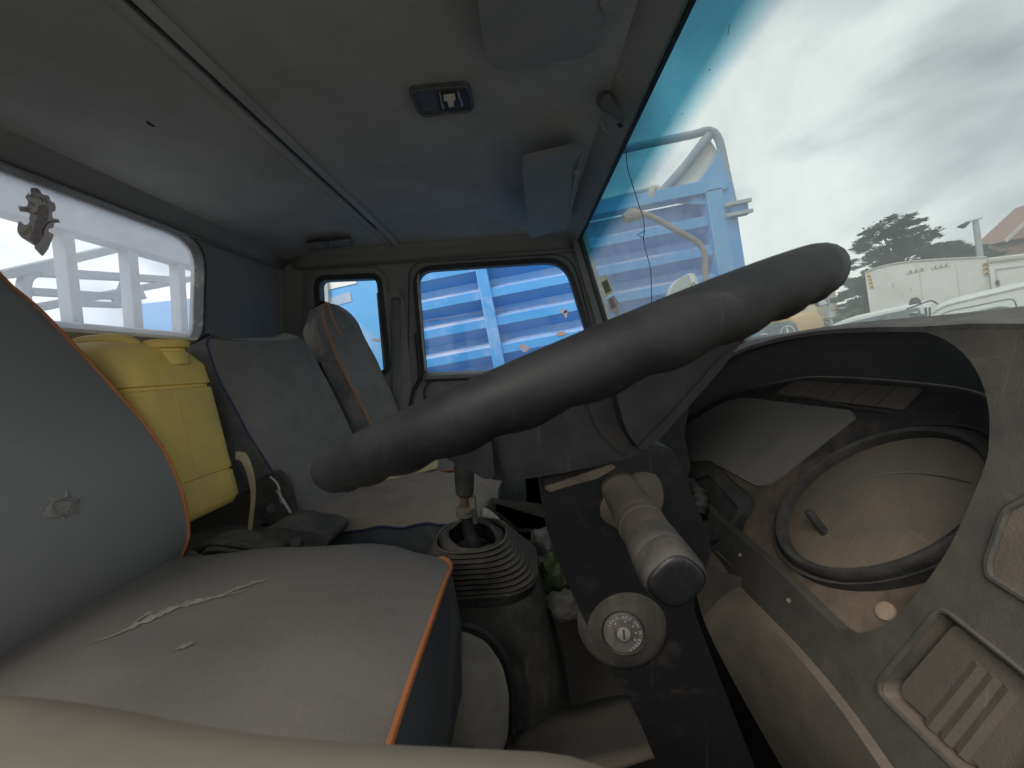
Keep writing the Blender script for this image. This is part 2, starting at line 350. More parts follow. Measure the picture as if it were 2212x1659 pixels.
def plate(name, loops, off, m, parent=None, **kw):
    """flat polygon with holes, given depth along the vector off"""
    off = V(off); flat = [V(p) for l in loops for p in l]; tris = tessellate_polygon([[V(p) for p in l] for l in loops]); n = len(flat)
    vs = flat+[p+off for p in flat]; fs = [tuple(t) for t in tris]+[(a+n, c+n, b+n) for a, b, c in tris]; s = 0
    for l in loops:
        k = len(l)
        for i in range(k): j = (i+1) % k; fs.append((s+i, s+j, s+j+n, s+i+n))
        s += k
    return mk(name, vs, fs, m, parent, **kw)
def sheet(name, loop, m, parent=None):
    P = [V(p) for p in loop]; return mk(name, P, [tuple(t) for t in tessellate_polygon([P])], m, parent, smooth=False)
def ring(name, inner, outer, off, m, parent=None, **kw):
    """frame between two matching loops with depth"""
    off = V(off); v, f = loft([inner, outer, [p+off for p in outer], [p+off for p in inner]], cu=True, cv=True); return mk(name, v, f, m, parent, **kw)
def lathe(name, axis_a, axis_b, prof, m, parent=None, n=28, **kw):
    """prof: (t along a->b in metres, radius)"""
    a, b = V(axis_a), V(axis_b); t = (b-a).normalized(); s = t.orthogonal().normalized(); u = t.cross(s)
    rows = [[a+t*h+(s*math.cos(k*2*math.pi/n)+u*math.sin(k*2*math.pi/n))*max(r, 1e-5) for k in range(n)] for h, r in prof]
    v, f = loft(rows, cu=True, cap=True); return mk(name, v, f, m, parent, **kw)
def text(name, body, size, pos, xdir, ydir, m, parent, ext=.0002, sx=1):
    c = bpy.data.curves.new(name, 'FONT'); c.body = body; c.size = size; c.align_x = 'CENTER'; c.align_y = 'CENTER'; c.extrude = ext
    c.materials.append(m); tmp = bpy.data.objects.new('tmp', c); me = bpy.data.meshes.new_from_object(tmp); bpy.data.objects.remove(tmp); bpy.data.curves.remove(c)
    me.name = name; o = bpy.data.objects.new(name, me); put(o, parent)
    x = V(xdir).normalized(); z = x.cross(V(ydir)).normalized(); y = z.cross(x); b = BASE.get(parent.name, V()) if parent else V()
    mt = Matrix((( x.x*sx, y.x, z.x, pos[0]-b.x), (x.y*sx, y.y, z.y, pos[1]-b.y), (x.z*sx, y.z, z.z, pos[2]-b.z), (0, 0, 0, 1)))
    o.matrix_local = mt; return o
def struct(o, label=None): o['kind'] = 'structure'; return o
def sphv(c, r, n=10, jitter=0):
    rows = []
    for i in range(n+1):
        th = math.pi*i/n
        rows.append([V(c)+V((r[0]*math.sin(th)*math.cos(2*math.pi*k/(2*n)), r[1]*math.sin(th)*math.sin(2*math.pi*k/(2*n)), r[2]*math.cos(th))) for k in range(2*n)])
    return loft(rows, cu=True)

# ================================================================== THE CAB SHELL
YW = 1.75                                      # inner face of the passenger side
ZC = .545
RW_T, RW_B = V((-1.03, 0, .55)), V((-1.062, 0, .125))     # rear wall, top and sill
rw_n = V((1, 0, (RW_T.x-RW_B.x)/(RW_B.z-RW_T.z))).normalized()
def ceil_z(x, y):
    k = max(0, abs(y-.86)-.62)/.3
    z = ZC+.012-.02*k*k
    k2 = max(0, -.78-x)/.26; z -= .028*k2*k2
    k3 = max(0, x-.08)/.22; z -= .02*k3*k3
    return z
def ceil_strip(x0, x1, nx): return loft([[V((x0+(x1-x0)*i/nx, -.04+1.80*j/20, ceil_z(x0+(x1-x0)*i/nx, -.04+1.80*j/20))) for j in range(21)] for i in range(nx+1)])
ceil = struct(mk('cab_ceiling', *ceil_strip(-1.04, -.535, 14), M_lining, solid=.03, off=1))
rows = [[V((-.505+.80*i/18, -.04+1.80*j/20, ceil_z(-.505+.80*i/18, -.04+1.80*j/20)+.0)) for j in range(21)] for i in range(19)]
front_lining = mk('front_lining', *loft(rows), M_lining, ceil, solid=.03, off=1)
prof = [(-.556, .001), (-.545, -.0035), (-.537, -.004), (-.533, .004), (-.522, .005), (-.518, -.003), (-.508, -.003), (-.496, .001)]
mk('seam_trim', *loft([[V((x, y, ceil_z(x, y)+dz-.002)) for x, dz in prof] for y in [(-.03+1.79*i/16) for i in range(17)]]), M_lining, ceil, solid=.006, off=1)
for f in (-.527,): tube('seam_bead', [V((f, y, ceil_z(f, y)+.001)) for y in [(-.03+1.53*i/12) for i in range(13)]], .004, M_seal, ceil, n=6)
box('outer_roof', (-1.06, -.06, .60), (.33, 1.80, .615), M_white, ceil)
# small tear in the lining
mk('lining_tear', *tubev(spl([atz(316, 262, ceil_z(-.5, .62)-.001), atz(326, 270, ceil_z(-.5, .62)-.001), atz(336, 274, ceil_z(-.5, .62)-.001)], 6), [.0005, .002, .0025, .002, .0015, .0004], 6), M_paper, ceil)

# passenger side wall with its two openings
QW = rp([(688, 606), (812, 601), (833, 800), (700, 806)], [14, 14, 14, 14])
DW = rp([(900, 586), (1219, 564), (1290, 797), (919, 807)], [34, 46, 14, 12])
W_ = lambda pts, y: [at(a, b, y) for a, b in pts]
door_open = rp([(882, 566), (1236, 545), (1330, 900), (1330, 1250), (905, 1250), (880, 905)], [36, 50, 20, 10, 10, 60])
outer = [V((-1.075, YW, .56)), V((.31, YW, .56)), V((.42, YW, .13)), V((.56, YW, -.1)), V((.56, YW, -.92)), V((-1.14, YW, -.92)), V((-1.10, YW, .12))]
wall = struct(plate('cab_side_wall', [outer, W_(offs(QW, 7), YW), W_(door_open, YW)], (0, .05, 0), M_trim, bevel=.006))
# padded pillar ridge and cove along the roof joint
mk('roof_cove', *loft([[V((-1.02+1.29*i/20, YW-.0+dy, .545+dz)) for dy, dz in ((.0, -.055), (-.012, -.03), (-.03, -.012), (-.065, .002))] for i in range(21)]), M_trim, wall, solid=.004)
tube('cove_bead', [V((-1.01+1.27*i/10, YW-.008, .492-.002*i)) for i in range(11)], .003, M_vent, wall, n=6)
box('pillar_pad', at(836, 900, YW-.012), at(873, 628, YW), M_trim, wall, bevel=.008)
ring('window_recess', W_(offs(QW, 7), YW-.002), W_(offs(QW, 24), YW-.002), (0, -.012, 0), M_trim, wall, bevel=.005)

# quarter window
t = thing('quarter_window', 'narrow rear side window behind the orange-piped seat, blue panel outside', 'window', at(760, 803, YW))
mk('pane', *(lambda P: ([*P], [tuple(range(len(P)))]))(W_(offs(QW, 5), YW+.03)), M_side, t, smooth=False, solid=.004)
ring('seal', W_(QW, YW-.018), W_(offs(QW, 12), YW-.018), (0, .05, 0), M_seal, t, bevel=.004)
# wall strip under the belt anchor
t = thing('seat_belt_anchor', 'small dark belt anchor bracket on the pillar between the two side windows', 'belt anchor', at(858, 634, YW))
box('mount', at(846, 643, YW-.022), at(866, 626, YW-.005), M_trim, t, bevel=.004)
tube('hook', [at(848, 640, YW-.026), at(862, 641, YW-.03), at(870, 643, YW-.026), at(872, 636, YW-.016)], .006, M_trim, t, n=8)
tag(mk('seat_belt', *loft([[at(a, b, YW-.02+.004*math.sin(b*.05)) for a in (845, 851, 858, 864)] for b in range(645, 900, 12)]), M_vent, solid=.003), 'flat dark belt webbing running down the pillar from its anchor', 'seat belt')

# passenger door
t = thing('passenger_door', 'grey passenger door whose window shows blue corrugated panels outside', 'door', at(1100, 1250, YW))
fr_out = [V((p.x, p.y, p.z)) for p in W_(offs(door_open, -3), YW+.004)]
panel = plate('panel', [fr_out, W_(offs(DW, 3), YW+.004)], (0, .05, 0), M_trim, t, bevel=.005)
mk('pane', *(lambda P: ([*P], [tuple(range(len(P)))]))(W_(offs(DW, 4), YW+.03)), M_side, t, smooth=False, solid=.004)
ring('seal', W_(DW, YW-.012), W_(offs(DW, 11), YW-.012), (0, .045, 0), M_seal, t, bevel=.004)
tube('beige_edge', [at(a, b, YW-.014) for a, b in ((905, 592), (902, 605), (908, 680), (914, 750), (919, 800))], .0045, M_stone, panel, n=6)
v, f = loft([[at(x, 805-.035*(x-919)+d, YW-q) for d, q in ((0, -.005), (2, .022), (7, .038), (13, .035), (18, .012))] for x in range(917, 1300, 20)])
mk('sill', v, f, M_trim, t, solid=.004)
box('inner_card', at(925, 1010, YW-.02), at(1295, 832, YW+.004), M_black, t, bevel=.01)
tube('weatherstrip', spl([at(a, b, YW-.012) for a, b in ((899, 720), (903, 760), (906, 790), (906, 820), (893, 845), (887, 880), (886, 960))], 30), .009, M_seal, t, n=8)
mk('armrest', *tubev([at(930, 888, YW-.02), at(945, 878, YW-.05), at(1000, 876, YW-.06), at(1090, 876, YW-.06), at(1110, 885, YW-.02)], .022, 10), M_black, t)
tube('grab_loop', spl([at(918, 862, YW-.02), at(917, 845, YW-.04), at(924, 828, YW-.03), at(935, 822, YW-.015)], 14), .006, M_black, t)

# A pillar, windscreen frame and glass
HT = V((.297, 0, .527)); AB = V((.392, 0, .132)); wd = (AB-HT); wn = V((wd.z, 0, -wd.x)).normalized()     # windscreen slope
def ws(y, k): return V((HT.x+wd.x*k, y, HT.z+wd.z*k))                # k: 0 header, 1 door-sill level
KB = 1.33
t = thing('windscreen', 'large dusty windscreen with a teal tinted band along its top', 'windscreen', ws(.8, KB))
rows = []; uvs = []
for i in range(25):
    k = KB*i/24
    for j in range(21):
        y = -.03+1.75*j/20; p = ws(y, k)+wn*-.0
        rows.append(p); uvs.append((j/20, k/KB))
fs = [(i*21+j, i*21+j+1, (i+1)*21+j+1, (i+1)*21+j) for i in range(24) for j in range(20)]
mk('pane', rows, fs, M_wind, t, uvs=uvs)
for q in ([(1575, 52), (1577, 51), (1573, 76), (1571, 80)], [(1532, 149), (1534, 149), (1533, 153), (1531, 153)], [(1444, 252), (1449, 250), (1449, 251), (1444, 253)], [(1470, 247), (1476, 244), (1476, 245), (1470, 248)]):
    sheet('dirt_fleck', [onp(a, b, HT+V((-.003, 0, -.001)), wn) for a, b in q], M_pole, t)
ap = [at(a, b, 1.73) for a, b in ((1241, 512), (1246, 538), (1262, 592), (1280, 650), (1297, 712), (1325, 800))]
v, f = loft([[p+V((.0, .02, 0)), p+V((-.012, -.01, 0)), p+V((.012, -.03, .0)), p+V((.04, -.02, .006)), p+V((.058, .0, .008)), p+V((.05, .03, 0))] for p in spl(ap, 16)], cu=True, cap=True)
struct(mk('windscreen_pillar', v, f, M_trim))
tube('rubber_seal', [ws(1.70, k)+V((-.012, 0, 0)) for k in [i*.12-.02 for i in range(11)]], .012, M_seal, t, n=8)
# header rail: dark band between roof lining and glass
v, f = loft([[V((.215, y, ceil_z(.215, y)+.004)), V((.236, y, .530)), V((.256, y, .521)), V((.274, y, .509)), V((.282, y, .5135)), V((.300, y, .532)), V((.26, y, .56))] for y in [-.04+1.78*i/12 for i in range(13)]], cu=True, cap=True)
struct(mk('windscreen_header', v, f, M_trim, ang=60))

tube('header_seal', [V((.288, y, .5165)) for y in [-.02+1.70*i/8 for i in range(9)]], .0065, M_seal, t, n=8)

# rear wall with the wide rear window
def rwp(px, py, o=0): return onp(px, py, RW_T+V((o, 0, 0)), rw_n)
rv = [(-1.03, ), ]
def rw(y, z, o=0): return V((RW_T.x+(RW_B.x-RW_T.x)*(z-RW_T.z)/(RW_B.z-RW_T.z)+o, y, z))
g1, g2, g3 = rwp(401, 509), rwp(441, 556), rwp(424, 738)
zt = rwp(300, 471).z; zb = rwp(424, 735).z
glass2d = rp([(.10, zb), (rwp(430, 700).y+.005, zb), (rwp(442, 560).y, zt+.004), (.10, zt)], [.03, .05, .10, .03])
RG = lambda pts, o=0: [rw(y, z, o) for y, z in pts]
ow = [rw(-.04, .56), rw(YW, .56), rw(YW, -.92), rw(-.04, -.92)]
rwall = struct(plate('cab_rear_wall', [ow, RG(offs(glass2d, .008))], (-.05, 0, 0), M_trim, bevel=.004))
mk('corner_cove', *loft([[rw(YW-a, z, b) for a, b in ((.0, .07), (.006, .03), (.03, .006), (.07, .0))] for z in [.54-.05*i for i in range(14)]]), M_trim, rwall, solid=.004)
mk('top_cove', *loft([[rw(y, .56-a, b) for a, b in ((.005, .09), (.02, .035), (.05, .01), (.08, .001))] for y in [-.03+1.76*i/12 for i in range(13)]]), M_trim, rwall, solid=.004)
tube('cove_bead', [rw(y, .478, .014) for y in [-.03+1.74*i/10 for i in range(11)]], .003, M_vent, rwall, n=6)
t = thing('rear_window', 'wide hazy rear window with a sticker, a cargo cage behind it', 'window', rw(.8, zb))
mk('pane', *(lambda P: ([*P], [tuple(range(len(P)))]))(RG(offs(glass2d, .006), -.03)), M_rearg, t, smooth=False, solid=.004)
ring('seal', RG(glass2d, .006), RG(offs(glass2d, .010), .006), (-.05, 0, 0), M_sealg, t, bevel=.003)
v, f = loft([[rw(y, zb-.005+b, a) for a, b in ((.02, -.02), (.03, .0), (.02, .008), (-.03, .004))] for y in [.08+.13*i for i in range(12)]])
mk('sill', v, f, M_stone, t, solid=.004)

# sticker on the rear glass
SKZ = [(400, 200), (450, 175), (560, 180), (600, 230), (660, 310), (760, 325), (800, 360), (810, 420), (830, 450), (900, 480), (925, 560), (915, 650), (850, 670), (865, 790), (980, 810), (1005, 880), (890, 890), (880, 990), (790, 1000), (770, 1050), (885, 1120), (880, 1150), (770, 1420), (670, 1550), (630, 1550), (490, 1400), (495, 1350), (220, 1180), (150, 1080), (140, 1000), (165, 860), (200, 850), (280, 920), (340, 920), (390, 870), (385, 780), (405, 720), (380, 680), (190, 650), (180, 580), (200, 555), (330, 550), (360, 500), (355, 430), (310, 390), (310, 340), (350, 310), (420, 310), (415, 270)]
sk = lambda x, y, o: rwp(22+.1067*x, 387+.1067*y, o)
t = thing('window_sticker', 'ragged cut-out sticker on the rear window reading TO GETHER AS ONE', 'sticker', sk(600, 850, -.02))
sheet('paper', [sk(x, y, -.022) for x, y in rp(SKZ, 14, 2)], M_paper, t)
sheet('figure_print', [sk(x, y, -.0205) for x, y in rp([(560, 540), (680, 500), (770, 540), (790, 700), (740, 900), (700, 1010), (690, 1150), (540, 1340), (380, 1220), (470, 1010), (500, 850), (560, 740), (400, 700), (560, 640)], 30, 3)], M_inkpink, t)
sheet('olive_print', [sk(x, y, -.0205) for x, y in rp([(420, 900), (455, 960), (440, 1060), (340, 1130), (200, 1100), (330, 1020)], 30, 3)], M_olive, t)
for body, x, y, s in (('TO', 505, 238, .0155), ('GETHER', 560, 378, .0150), ('AS', 445, 508, .0150), ('ONE', 290, 606, .0150)):
    text('lettering', body, s*.62*1.3, sk(x, y, -.0195), V((0, 1, 0)), V((0, 0, 1)), M_ink, t, sx=.82)
for x, y in ((655, 460), (750, 482)): lathe('print_dot', sk(x, y, -.0205), sk(x, y, -.019), [(0, .0016), (.0012, .0016)], M_ink, t, 8)
tube('scroll_line', spl([sk(a, b, -.0205) for a, b in ((1000, 860), (900, 850), (780, 880), (690, 980), (650, 1080), (690, 1120))], 16), .0011, M_ink, t, n=5)

# driver's side: the open window the picture is taken through
own = [V((-1.07, 0, .56)), V((.31, 0, .56)), V((.44, 0, .0)), V((.56, 0, -.1)), V((.56, 0, -.92)), V((-1.13, 0, -.92))]
ho = [V(p) for p in ((-.52, 0, .44), (.26, 0, .44), (.36, 0, -.04), (.3, 0, -.14), (-.50, 0, -.14))]
hq = [V(p) for p in ((-.90, 0, .42), (-.64, 0, .42), (-.62, 0, -.02), (-.92, 0, -.02))]
dsw = struct(plate('driver_side_wall', [[p+V((0, -.09, 0)) for p in l] for l in (own, ho, hq)], (0, .04, 0), M_trim))

# floor and what rises from it
FZ = -.86
fl = struct(box('cab_floor', (-1.14, -.06, FZ-.03), (.62, YW+.02, FZ), M_floor))
# ================================================================== SEATS
def cushion(name, x0, x1, y0, y1, zt, th, m, parent, crown=.03, nx=22, ny=22, pw=3.2, tilt=0, fnx=.0):
    """padded block: crowned top with rounded rim"""
    vs = []; top = []
    def h(u, w): return (max(0, 1-abs(u)**pw))**(1/pw)*(max(0, 1-abs(w)**pw))**(1/pw)
    rows = []
    for i in range(nx+1):
        u = -1+2*i/nx; r = []
        for j in range(ny+1):
            w = -1+2*j/ny
            u2, w2 = math.sin(u*math.pi/2), math.sin(w*math.pi/2)
            x = (x0+x1)/2+(x1-x0)/2*u2; y = (y0+y1)/2+(y1-y0)/2*w2
            cr = crown*(1-u2*u2*.75)*(1-w2*w2*.8)
            z = zt-.04+.04*h(u2, w2)+cr+tilt*u2-fnx*max(0, u2)**6
            r.append(V((x, y, z)))
        rows.append(r)
    v, f = loft(rows)
    # skirt
    border = [rows[0][j] for j in range(ny+1)]+[rows[i][ny] for i in range(1, nx+1)]+[rows[nx][j] for j in range(ny-1, -1, -1)]+[rows[i][0] for i in range(nx-1, 0, -1)]
    c = V(((x0+x1)/2, (y0+y1)/2, 0))
    r1 = [V((p.x, p.y, p.z-th*.5)) for p in border]; r2 = [V((c.x+(p.x-c.x)*.94, c.y+(p.y-c.y)*.94, zt-th)) for p in border]
    return (v, f), loft([border, r1, r2], cu=True), border

# driver seat
t = thing('driver_seat', 'grey driver seat with orange piping, scuffed cushion and a torn hole in its back', 'seat', (-.4, .45, FZ))
# cushion top: profile along X, section along Y
ZS = -.318
def seat_top(u, w):            # u 0 rear .. 1 front, w 0 near .. 1 far
    x = -.70+u*.565
    y0, y1 = .155, .705-.025*max(0, (u-.72)/.28)**2
    y = y0+(y1-y0)*w
    e = abs(2*w-1)
    z = ZS+.022*(1-e**2.6)+.006*math.sin(u*math.pi)-.010*max(0, (u-.8)/.2)**2-.010*max(0, (e-.8)/.2)**2
    if w > .9: y -= .012*max(0, (u-.88)/.12)
    x -= .105*max(0, (e-.55)/.45)**2.6*max(0, (u-.45)/.55)**1.3
    return V((x, y, z+.012*noise.noise(V((x*7, y*7, 1)))*.5))
rows = [[seat_top(i/30, j/30) for j in range(31)] for i in range(31)]
cu = mk('cushion', *loft(rows), M_seat, t)
front = rows[-1]; far = [r[-1] for r in rows]; near = [r[0] for r in rows]; back = rows[0]
border = front+far[::-1][1:]+back[::-1][1:]+near[1:-1]
r1 = [p+V((.004, 0, -.02)) for p in border]; r2 = [p+V((.012 if p.x > -.2 else 0, 0, -.09)) for p in border]; r3 = [p+V((.004 if p.x > -.2 else 0, 0, -.20)) for p in border]
mk('side_cover', *loft([border, r1, r2, r3], cu=True), M_seatside, t)
tube('piping', [p+V((.003, 0, .001)) for p in front[1:]]+[far[i]+V((0, .002, 0)) for i in (29, 28, 27)], .0036, M_orange, cu, n=8)
# worn, split streaks in the cover
def patch(name, px, m, parent, z, o=.0012, jit=.0):
    pts = []
    for a, b in px:
        p = atz(a, b, z)
        for _ in range(3):
            u = (p.x+.70)/.575; w = (p.y-.155)/.55; q = seat_top(min(1, max(0, u)), min(1, max(0, w))); p = atz(a, b, q.z+o)
        pts.append(p)
    n = len(pts); return mk(name, pts, [tuple(range(n))], m, parent, smooth=False)
M_tear = mat('worn_backing', (.34, .31, .26), .9, (.22, .20, .18), .42, 0, 90, sharp=.06)
def streak(px, w):
    up_, dn = [], []
    for i, (a, b) in enumerate(px):
        k = math.sin(math.pi*(i+.15)/(len(px)-.7))*w*(.35+1.2*random.random()); up_.append((a, b-k)); dn.append((a, b+k*.8))
    for i in range(len(px)-1): patch('worn_streak', [up_[i], up_[i+1], dn[i+1], dn[i]], M_tear, cu, ZS)
def dens(pts, n): return [(p.x, p.y) for p in spl([V((a, b, 0)) for a, b in pts], n)]
streak(dens([(188, 1392), (250, 1370), (320, 1338), (380, 1312), (450, 1293), (540, 1274)], 44), 6.5)
streak(dens([(470, 1288), (520, 1268), (580, 1250)], 22), 4.0)
streak(dens([(290, 1345), (320, 1325), (350, 1318)], 12), 2.8)
streak(dens([(370, 1407), (395, 1397), (422, 1388)], 18), 5)
box('frame', (-.68, .18, -.62), (-.17, .66, -.48), M_black, t, bevel=.02)
box('slide_rail', (-.70, .20, FZ), (-.12, .25, -.62), M_black, t); box('slide_rail', (-.70, .60, FZ), (-.12, .65, -.62), M_black, t)
# backrest: section profile in XZ at far edge, swept across
edge = spl([at(a, b, .68) for a, b in ((-260, 300), (-120, 440), (0, 588), (75, 655), (150, 737), (235, 830), (310, 915), (365, 995), (394, 1060), (407, 1125), (404, 1175), (375, 1232), (350, 1262))], 40)
rows = []
for i, p in enumerate(edge):
    tt = (edge[min(i+1, 39)]-edge[max(i-1, 0)]).normalized(); nrm = V((-tt.z, 0, tt.x)); nrm = nrm if nrm.x > 0 else -nrm
    r = []
    for j in range(25):
        w = j/24; e = abs(2*w-1); y = .20+.48*w
        bulge = .020*(1-e**2.2)-.004
        q = p+nrm*bulge; r.append(V((q.x+.006*noise.noise(V((q.x*6, y*6, q.z*6))), y, q.z)))
    rows.append(r)
bk = mk('backrest', *loft(rows), M_seatb, t)
fb = [r[-1] for r in rows]; nb = [r[0] for r in rows]
def backside(e, s): return loft([e, [p+V((-.010, s*.006, -.004)) for p in e], [p+V((-.06, s*.006, -.02)) for p in e], [p+V((-.11, -s*.02, -.04)) for p in e]])
mk('back_shell', *join(backside(fb, 1), backside(nb, -1), loft([[p+V((-.11, -.02, -.04)) for p in fb], [p+V((-.11, .02, -.04)) for p in nb]])), M_seatside, t)
tube('piping', [p+V((0, .003, 0)) for p in fb], .0034, M_orange, bk, n=8)
# burst hole in the cover
hc = onp(130, 1096, V((-.62, .5, -.2)), V((.9, 0, .35)))
def bkp(px, py, o=.0):
    best = None; rr = ray(px, py)
    for i in range(39):
        for j in range(24):
            c = (rows[i][j]+rows[i+1][j+1])/2; d = (c-rr*(c.dot(rr)/rr.dot(rr))).length
            if best is None or d < best[0]: best = (d, i, j)
    i, j = best[1], best[2]; n_ = (rows[i+1][j]-rows[i][j]).cross(rows[i][j+1]-rows[i][j]).normalized(); n_ = n_ if n_.x > 0 else -n_
    return onp(px, py, rows[i][j], n_)+n_*o, n_
c0, cn = bkp(130, 1096, .001)
sx_ = V((0, 1, 0)); sz_ = cn.cross(sx_).normalized(); sz_ = sz_ if sz_.z > 0 else -sz_
ri, ro = [], []
for k in range(26):
    a = k*2*math.pi/26; rr_ = .0105*(1+.35*noise.noise(V((math.cos(a)*2, math.sin(a)*2, 5)))); ri.append(c0+(sx_*math.cos(a)*1.15+sz_*math.sin(a)*.85)*rr_); ro.append(c0+(sx_*math.cos(a)*1.15+sz_*math.sin(a)*.85)*(rr_+.003+.005*random.random())+cn*.0015)
mk('torn_edge', *loft([[p-cn*.004 for p in ri], [p+cn*.003 for p in ri], ro, [p-cn*.004 for p in ro]], cu=True), mat('torn_foam', (.215, .205, .185), .9, GREYD, .3, 0, 80), bk)
mk('hole_foam', [p-cn*.0005 for p in ri], [tuple(range(26))], mat('foam_grey', (.19, .185, .175), .95, (.3, .29, .27), .45, 0, 120, .6, 300), bk, smooth=False)
M_crease = mat('crease_dark', (.24, .23, .215), .8)
for k in range(7):
    a = k*2*math.pi/7+.5*math.sin(k*3.1); L_ = .006+.011*random.random(); s0 = c0+(sx_*math.cos(a)*1.15+sz_*math.sin(a)*.85)*.0155; s1 = s0+(sx_*math.cos(a+.3)+sz_*math.sin(a+.3))*L_
    mk('pucker', *tubev([s0-cn*.0012, (s0+s1)/2-cn*.0010, s1-cn*.002], [.0024, .0018, .0004], 8), M_seatb, bk)

# middle seat
t = thing('middle_seat', 'middle seat with dusty brown cushion, grey back and dark blue piping', 'seat', (-.5, 1.14, FZ))
def backrest(par, near, far, th, m, mside, pipe, mp, cr=.018, n=30, nm='backrest', base=.012):
    """near, far: matching edge curves of the front face, from top to bottom"""
    A, B = spl(near, n), spl(far, n); rows = []
    for a, b in zip(A, B):
        i = len(rows); tt = (A[min(i+1, n-1)]-A[max(i-1, 0)]).normalized(); s = (b-a).normalized(); nr = s.cross(tt).normalized(); nr = nr if nr.x > 0 else -nr
        rows.append([a.lerp(b, w/20)+nr*(cr*(1-abs(2*w/20-1)**2.4)+.004*noise.noise((a.lerp(b, w/20))*9)) for w in range(21)])
    f = mk(nm, *loft(rows), m, par)
    o = V((-th, 0, -th*.35)); ra, rb, top = [r[0] for r in rows], [r[-1] for r in rows], rows[0]
    mk('back_shell', *join(loft([ra, [p+o*.15 for p in ra], [p+o for p in ra]]), loft([rb, [p+o*.15 for p in rb], [p+o for p in rb]]), loft([top, [p+V((-.02, 0, .006)) for p in top], [p+o for p in top]]), loft([[p+o for p in ra], [p+o for p in rb]])), mside, par)
    if pipe: tube('piping', ra, pipe, mp, f, n=6)
    return rows, f
near = [at(a, b, .97) for a, b in ((462, 723), (445, 735), (452, 760), (470, 810), (500, 868), (540, 940), (580, 1006), (600, 1035), (632, 1100), (645, 1128))]
far = [at(a, b, 1.33) for a, b in ((628, 722), (656, 733), (668, 752), (690, 790), (722, 850), (757, 930), (778, 975), (790, 1000), (806, 1035), (815, 1055))]
rows_m, mb = backrest(t, near, far, .07, M_cloth, M_seatside, .003, M_bluepipe)
ZM = -.385
rows = [[V((-.60+.50*i/24+.0, .945+.40*j/20, ZM+.022*(1-abs(2*j/20-1)**2.6)+.02*math.sin(i/24*math.pi*.9)-.04*max(0, (i/24-.85)/.15)**2-.025*max(0, (abs(2*j/20-1)-.85)/.15)**2+.012*noise.noise(V((i*.35, j*.35, 3))))) for j in range(21)] for i in range(25)]
mc = mk('cushion', *loft(rows), M_brown, t)
bd = rows[-1]+[r[-1] for r in rows][::-1][1:]+rows[0][::-1][1:]+[r[0] for r in rows][1:-1]
mk('side_cover', *loft([bd, [p+V((0, 0, -.03)) for p in bd], [p+V((0, 0, -.14)) for p in bd]], cu=True), M_seatside, t)
tube('piping', [r[0]+V((0, -.003, 0)) for r in rows], .0035, M_bluepipe, mc, n=6)
tube('front_piping', rows[-1], .003, M_bluepipe, mc, n=6)
# recliner bracket
br = rp([(548, 1040), (585, 1020), (604, 1022), (622, 1050), (627, 1075), (640, 1125), (628, 1134), (600, 1130), (566, 1128), (545, 1080)], 9)
bo = plate('recliner_bracket', [[at(a, b, .945) for a, b in br]], (0, .02, 0), M_black, t, bevel=.004)
lathe('pivot', at(587, 1097, .945), at(587, 1097, .93), [(0, .013), (.004, .013), (.006, .009)], M_black, bo)
bar('lever', at(598, 1058, .935), at(636, 1122, .93), .008, .006, M_steel, bo, bevel=.002); tube('lever_edge', spl([at(a, b, .938) for a, b in ((583, 1030), (597, 1042), (605, 1062), (606, 1080), (612, 1088))], 12), .003, M_steel, bo, n=6)

# passenger seat
t = thing('passenger_seat', 'far passenger seat with tall back and orange piping beside the side windows', 'seat', (-.35, 1.53, FZ))
near = [at(a, b, 1.40) for a, b in ((706, 652), (698, 664), (700, 690), (712, 728), (728, 770), (748, 815), (772, 862), (792, 900), (806, 935), (820, 975), (832, 1010))]
far = [at(a, b, 1.66) for a, b in ((728, 658), (752, 672), (772, 694), (786, 722), (800, 752), (816, 782), (836, 828), (856, 870), (868, 905), (878, 940), (888, 975))]
rows_p, pb = backrest(t, near, far, .06, M_cloth, M_seatside, .0034, M_orange, cr=.012)
v, f = loft([[at(a, b, 1.43-.05*k+.02*k*k) for a, b in pts] for k, pts in enumerate([[(699, 655), (697, 690), (712, 728), (728, 772)], [(684, 668), (680, 700), (692, 735), (708, 780)], [(668, 694), (662, 715), (672, 742), (690, 790)], [(660, 705), (655, 725), (664, 748), (684, 800)]])])
mk('head_bolster', v, f, mat('worn_brown_cover', (.155, .14, .13), .85, GREYD, .42, .15, 14, .3, 400, bump=(30, .5)), t, solid=.02, sub=1)
tube('head_piping', spl([at(a, b, 1.385) for a, b in ((706, 655), (713, 668), (720, 690), (728, 706), (735, 720))], 14), .0028, M_orange, pb, n=6)
rows = [[V((-.52+.50*i/20, 1.37+.34*j/16, -.395+.03*(1-abs(2*j/16-1)**2.6)+.025*math.sin(i/20*math.pi*.9)-.03*max(0, (i/20-.85)/.15)**2)) for j in range(17)] for i in range(21)]
pc = mk('cushion', *loft(rows), M_cloth, t)
bd = rows[-1]+[r[-1] for r in rows][::-1][1:]+rows[0][::-1][1:]+[r[0] for r in rows][1:-1]
mk('side_cover', *loft([bd, [p+V((0, 0, -.03)) for p in bd], [p+V((0, 0, -.14)) for p in bd]], cu=True), M_seatside, t)
tube('cushion_piping', [r[0]+V((0, -.003, 0)) for r in rows], .0032, M_orange, pc, n=6)
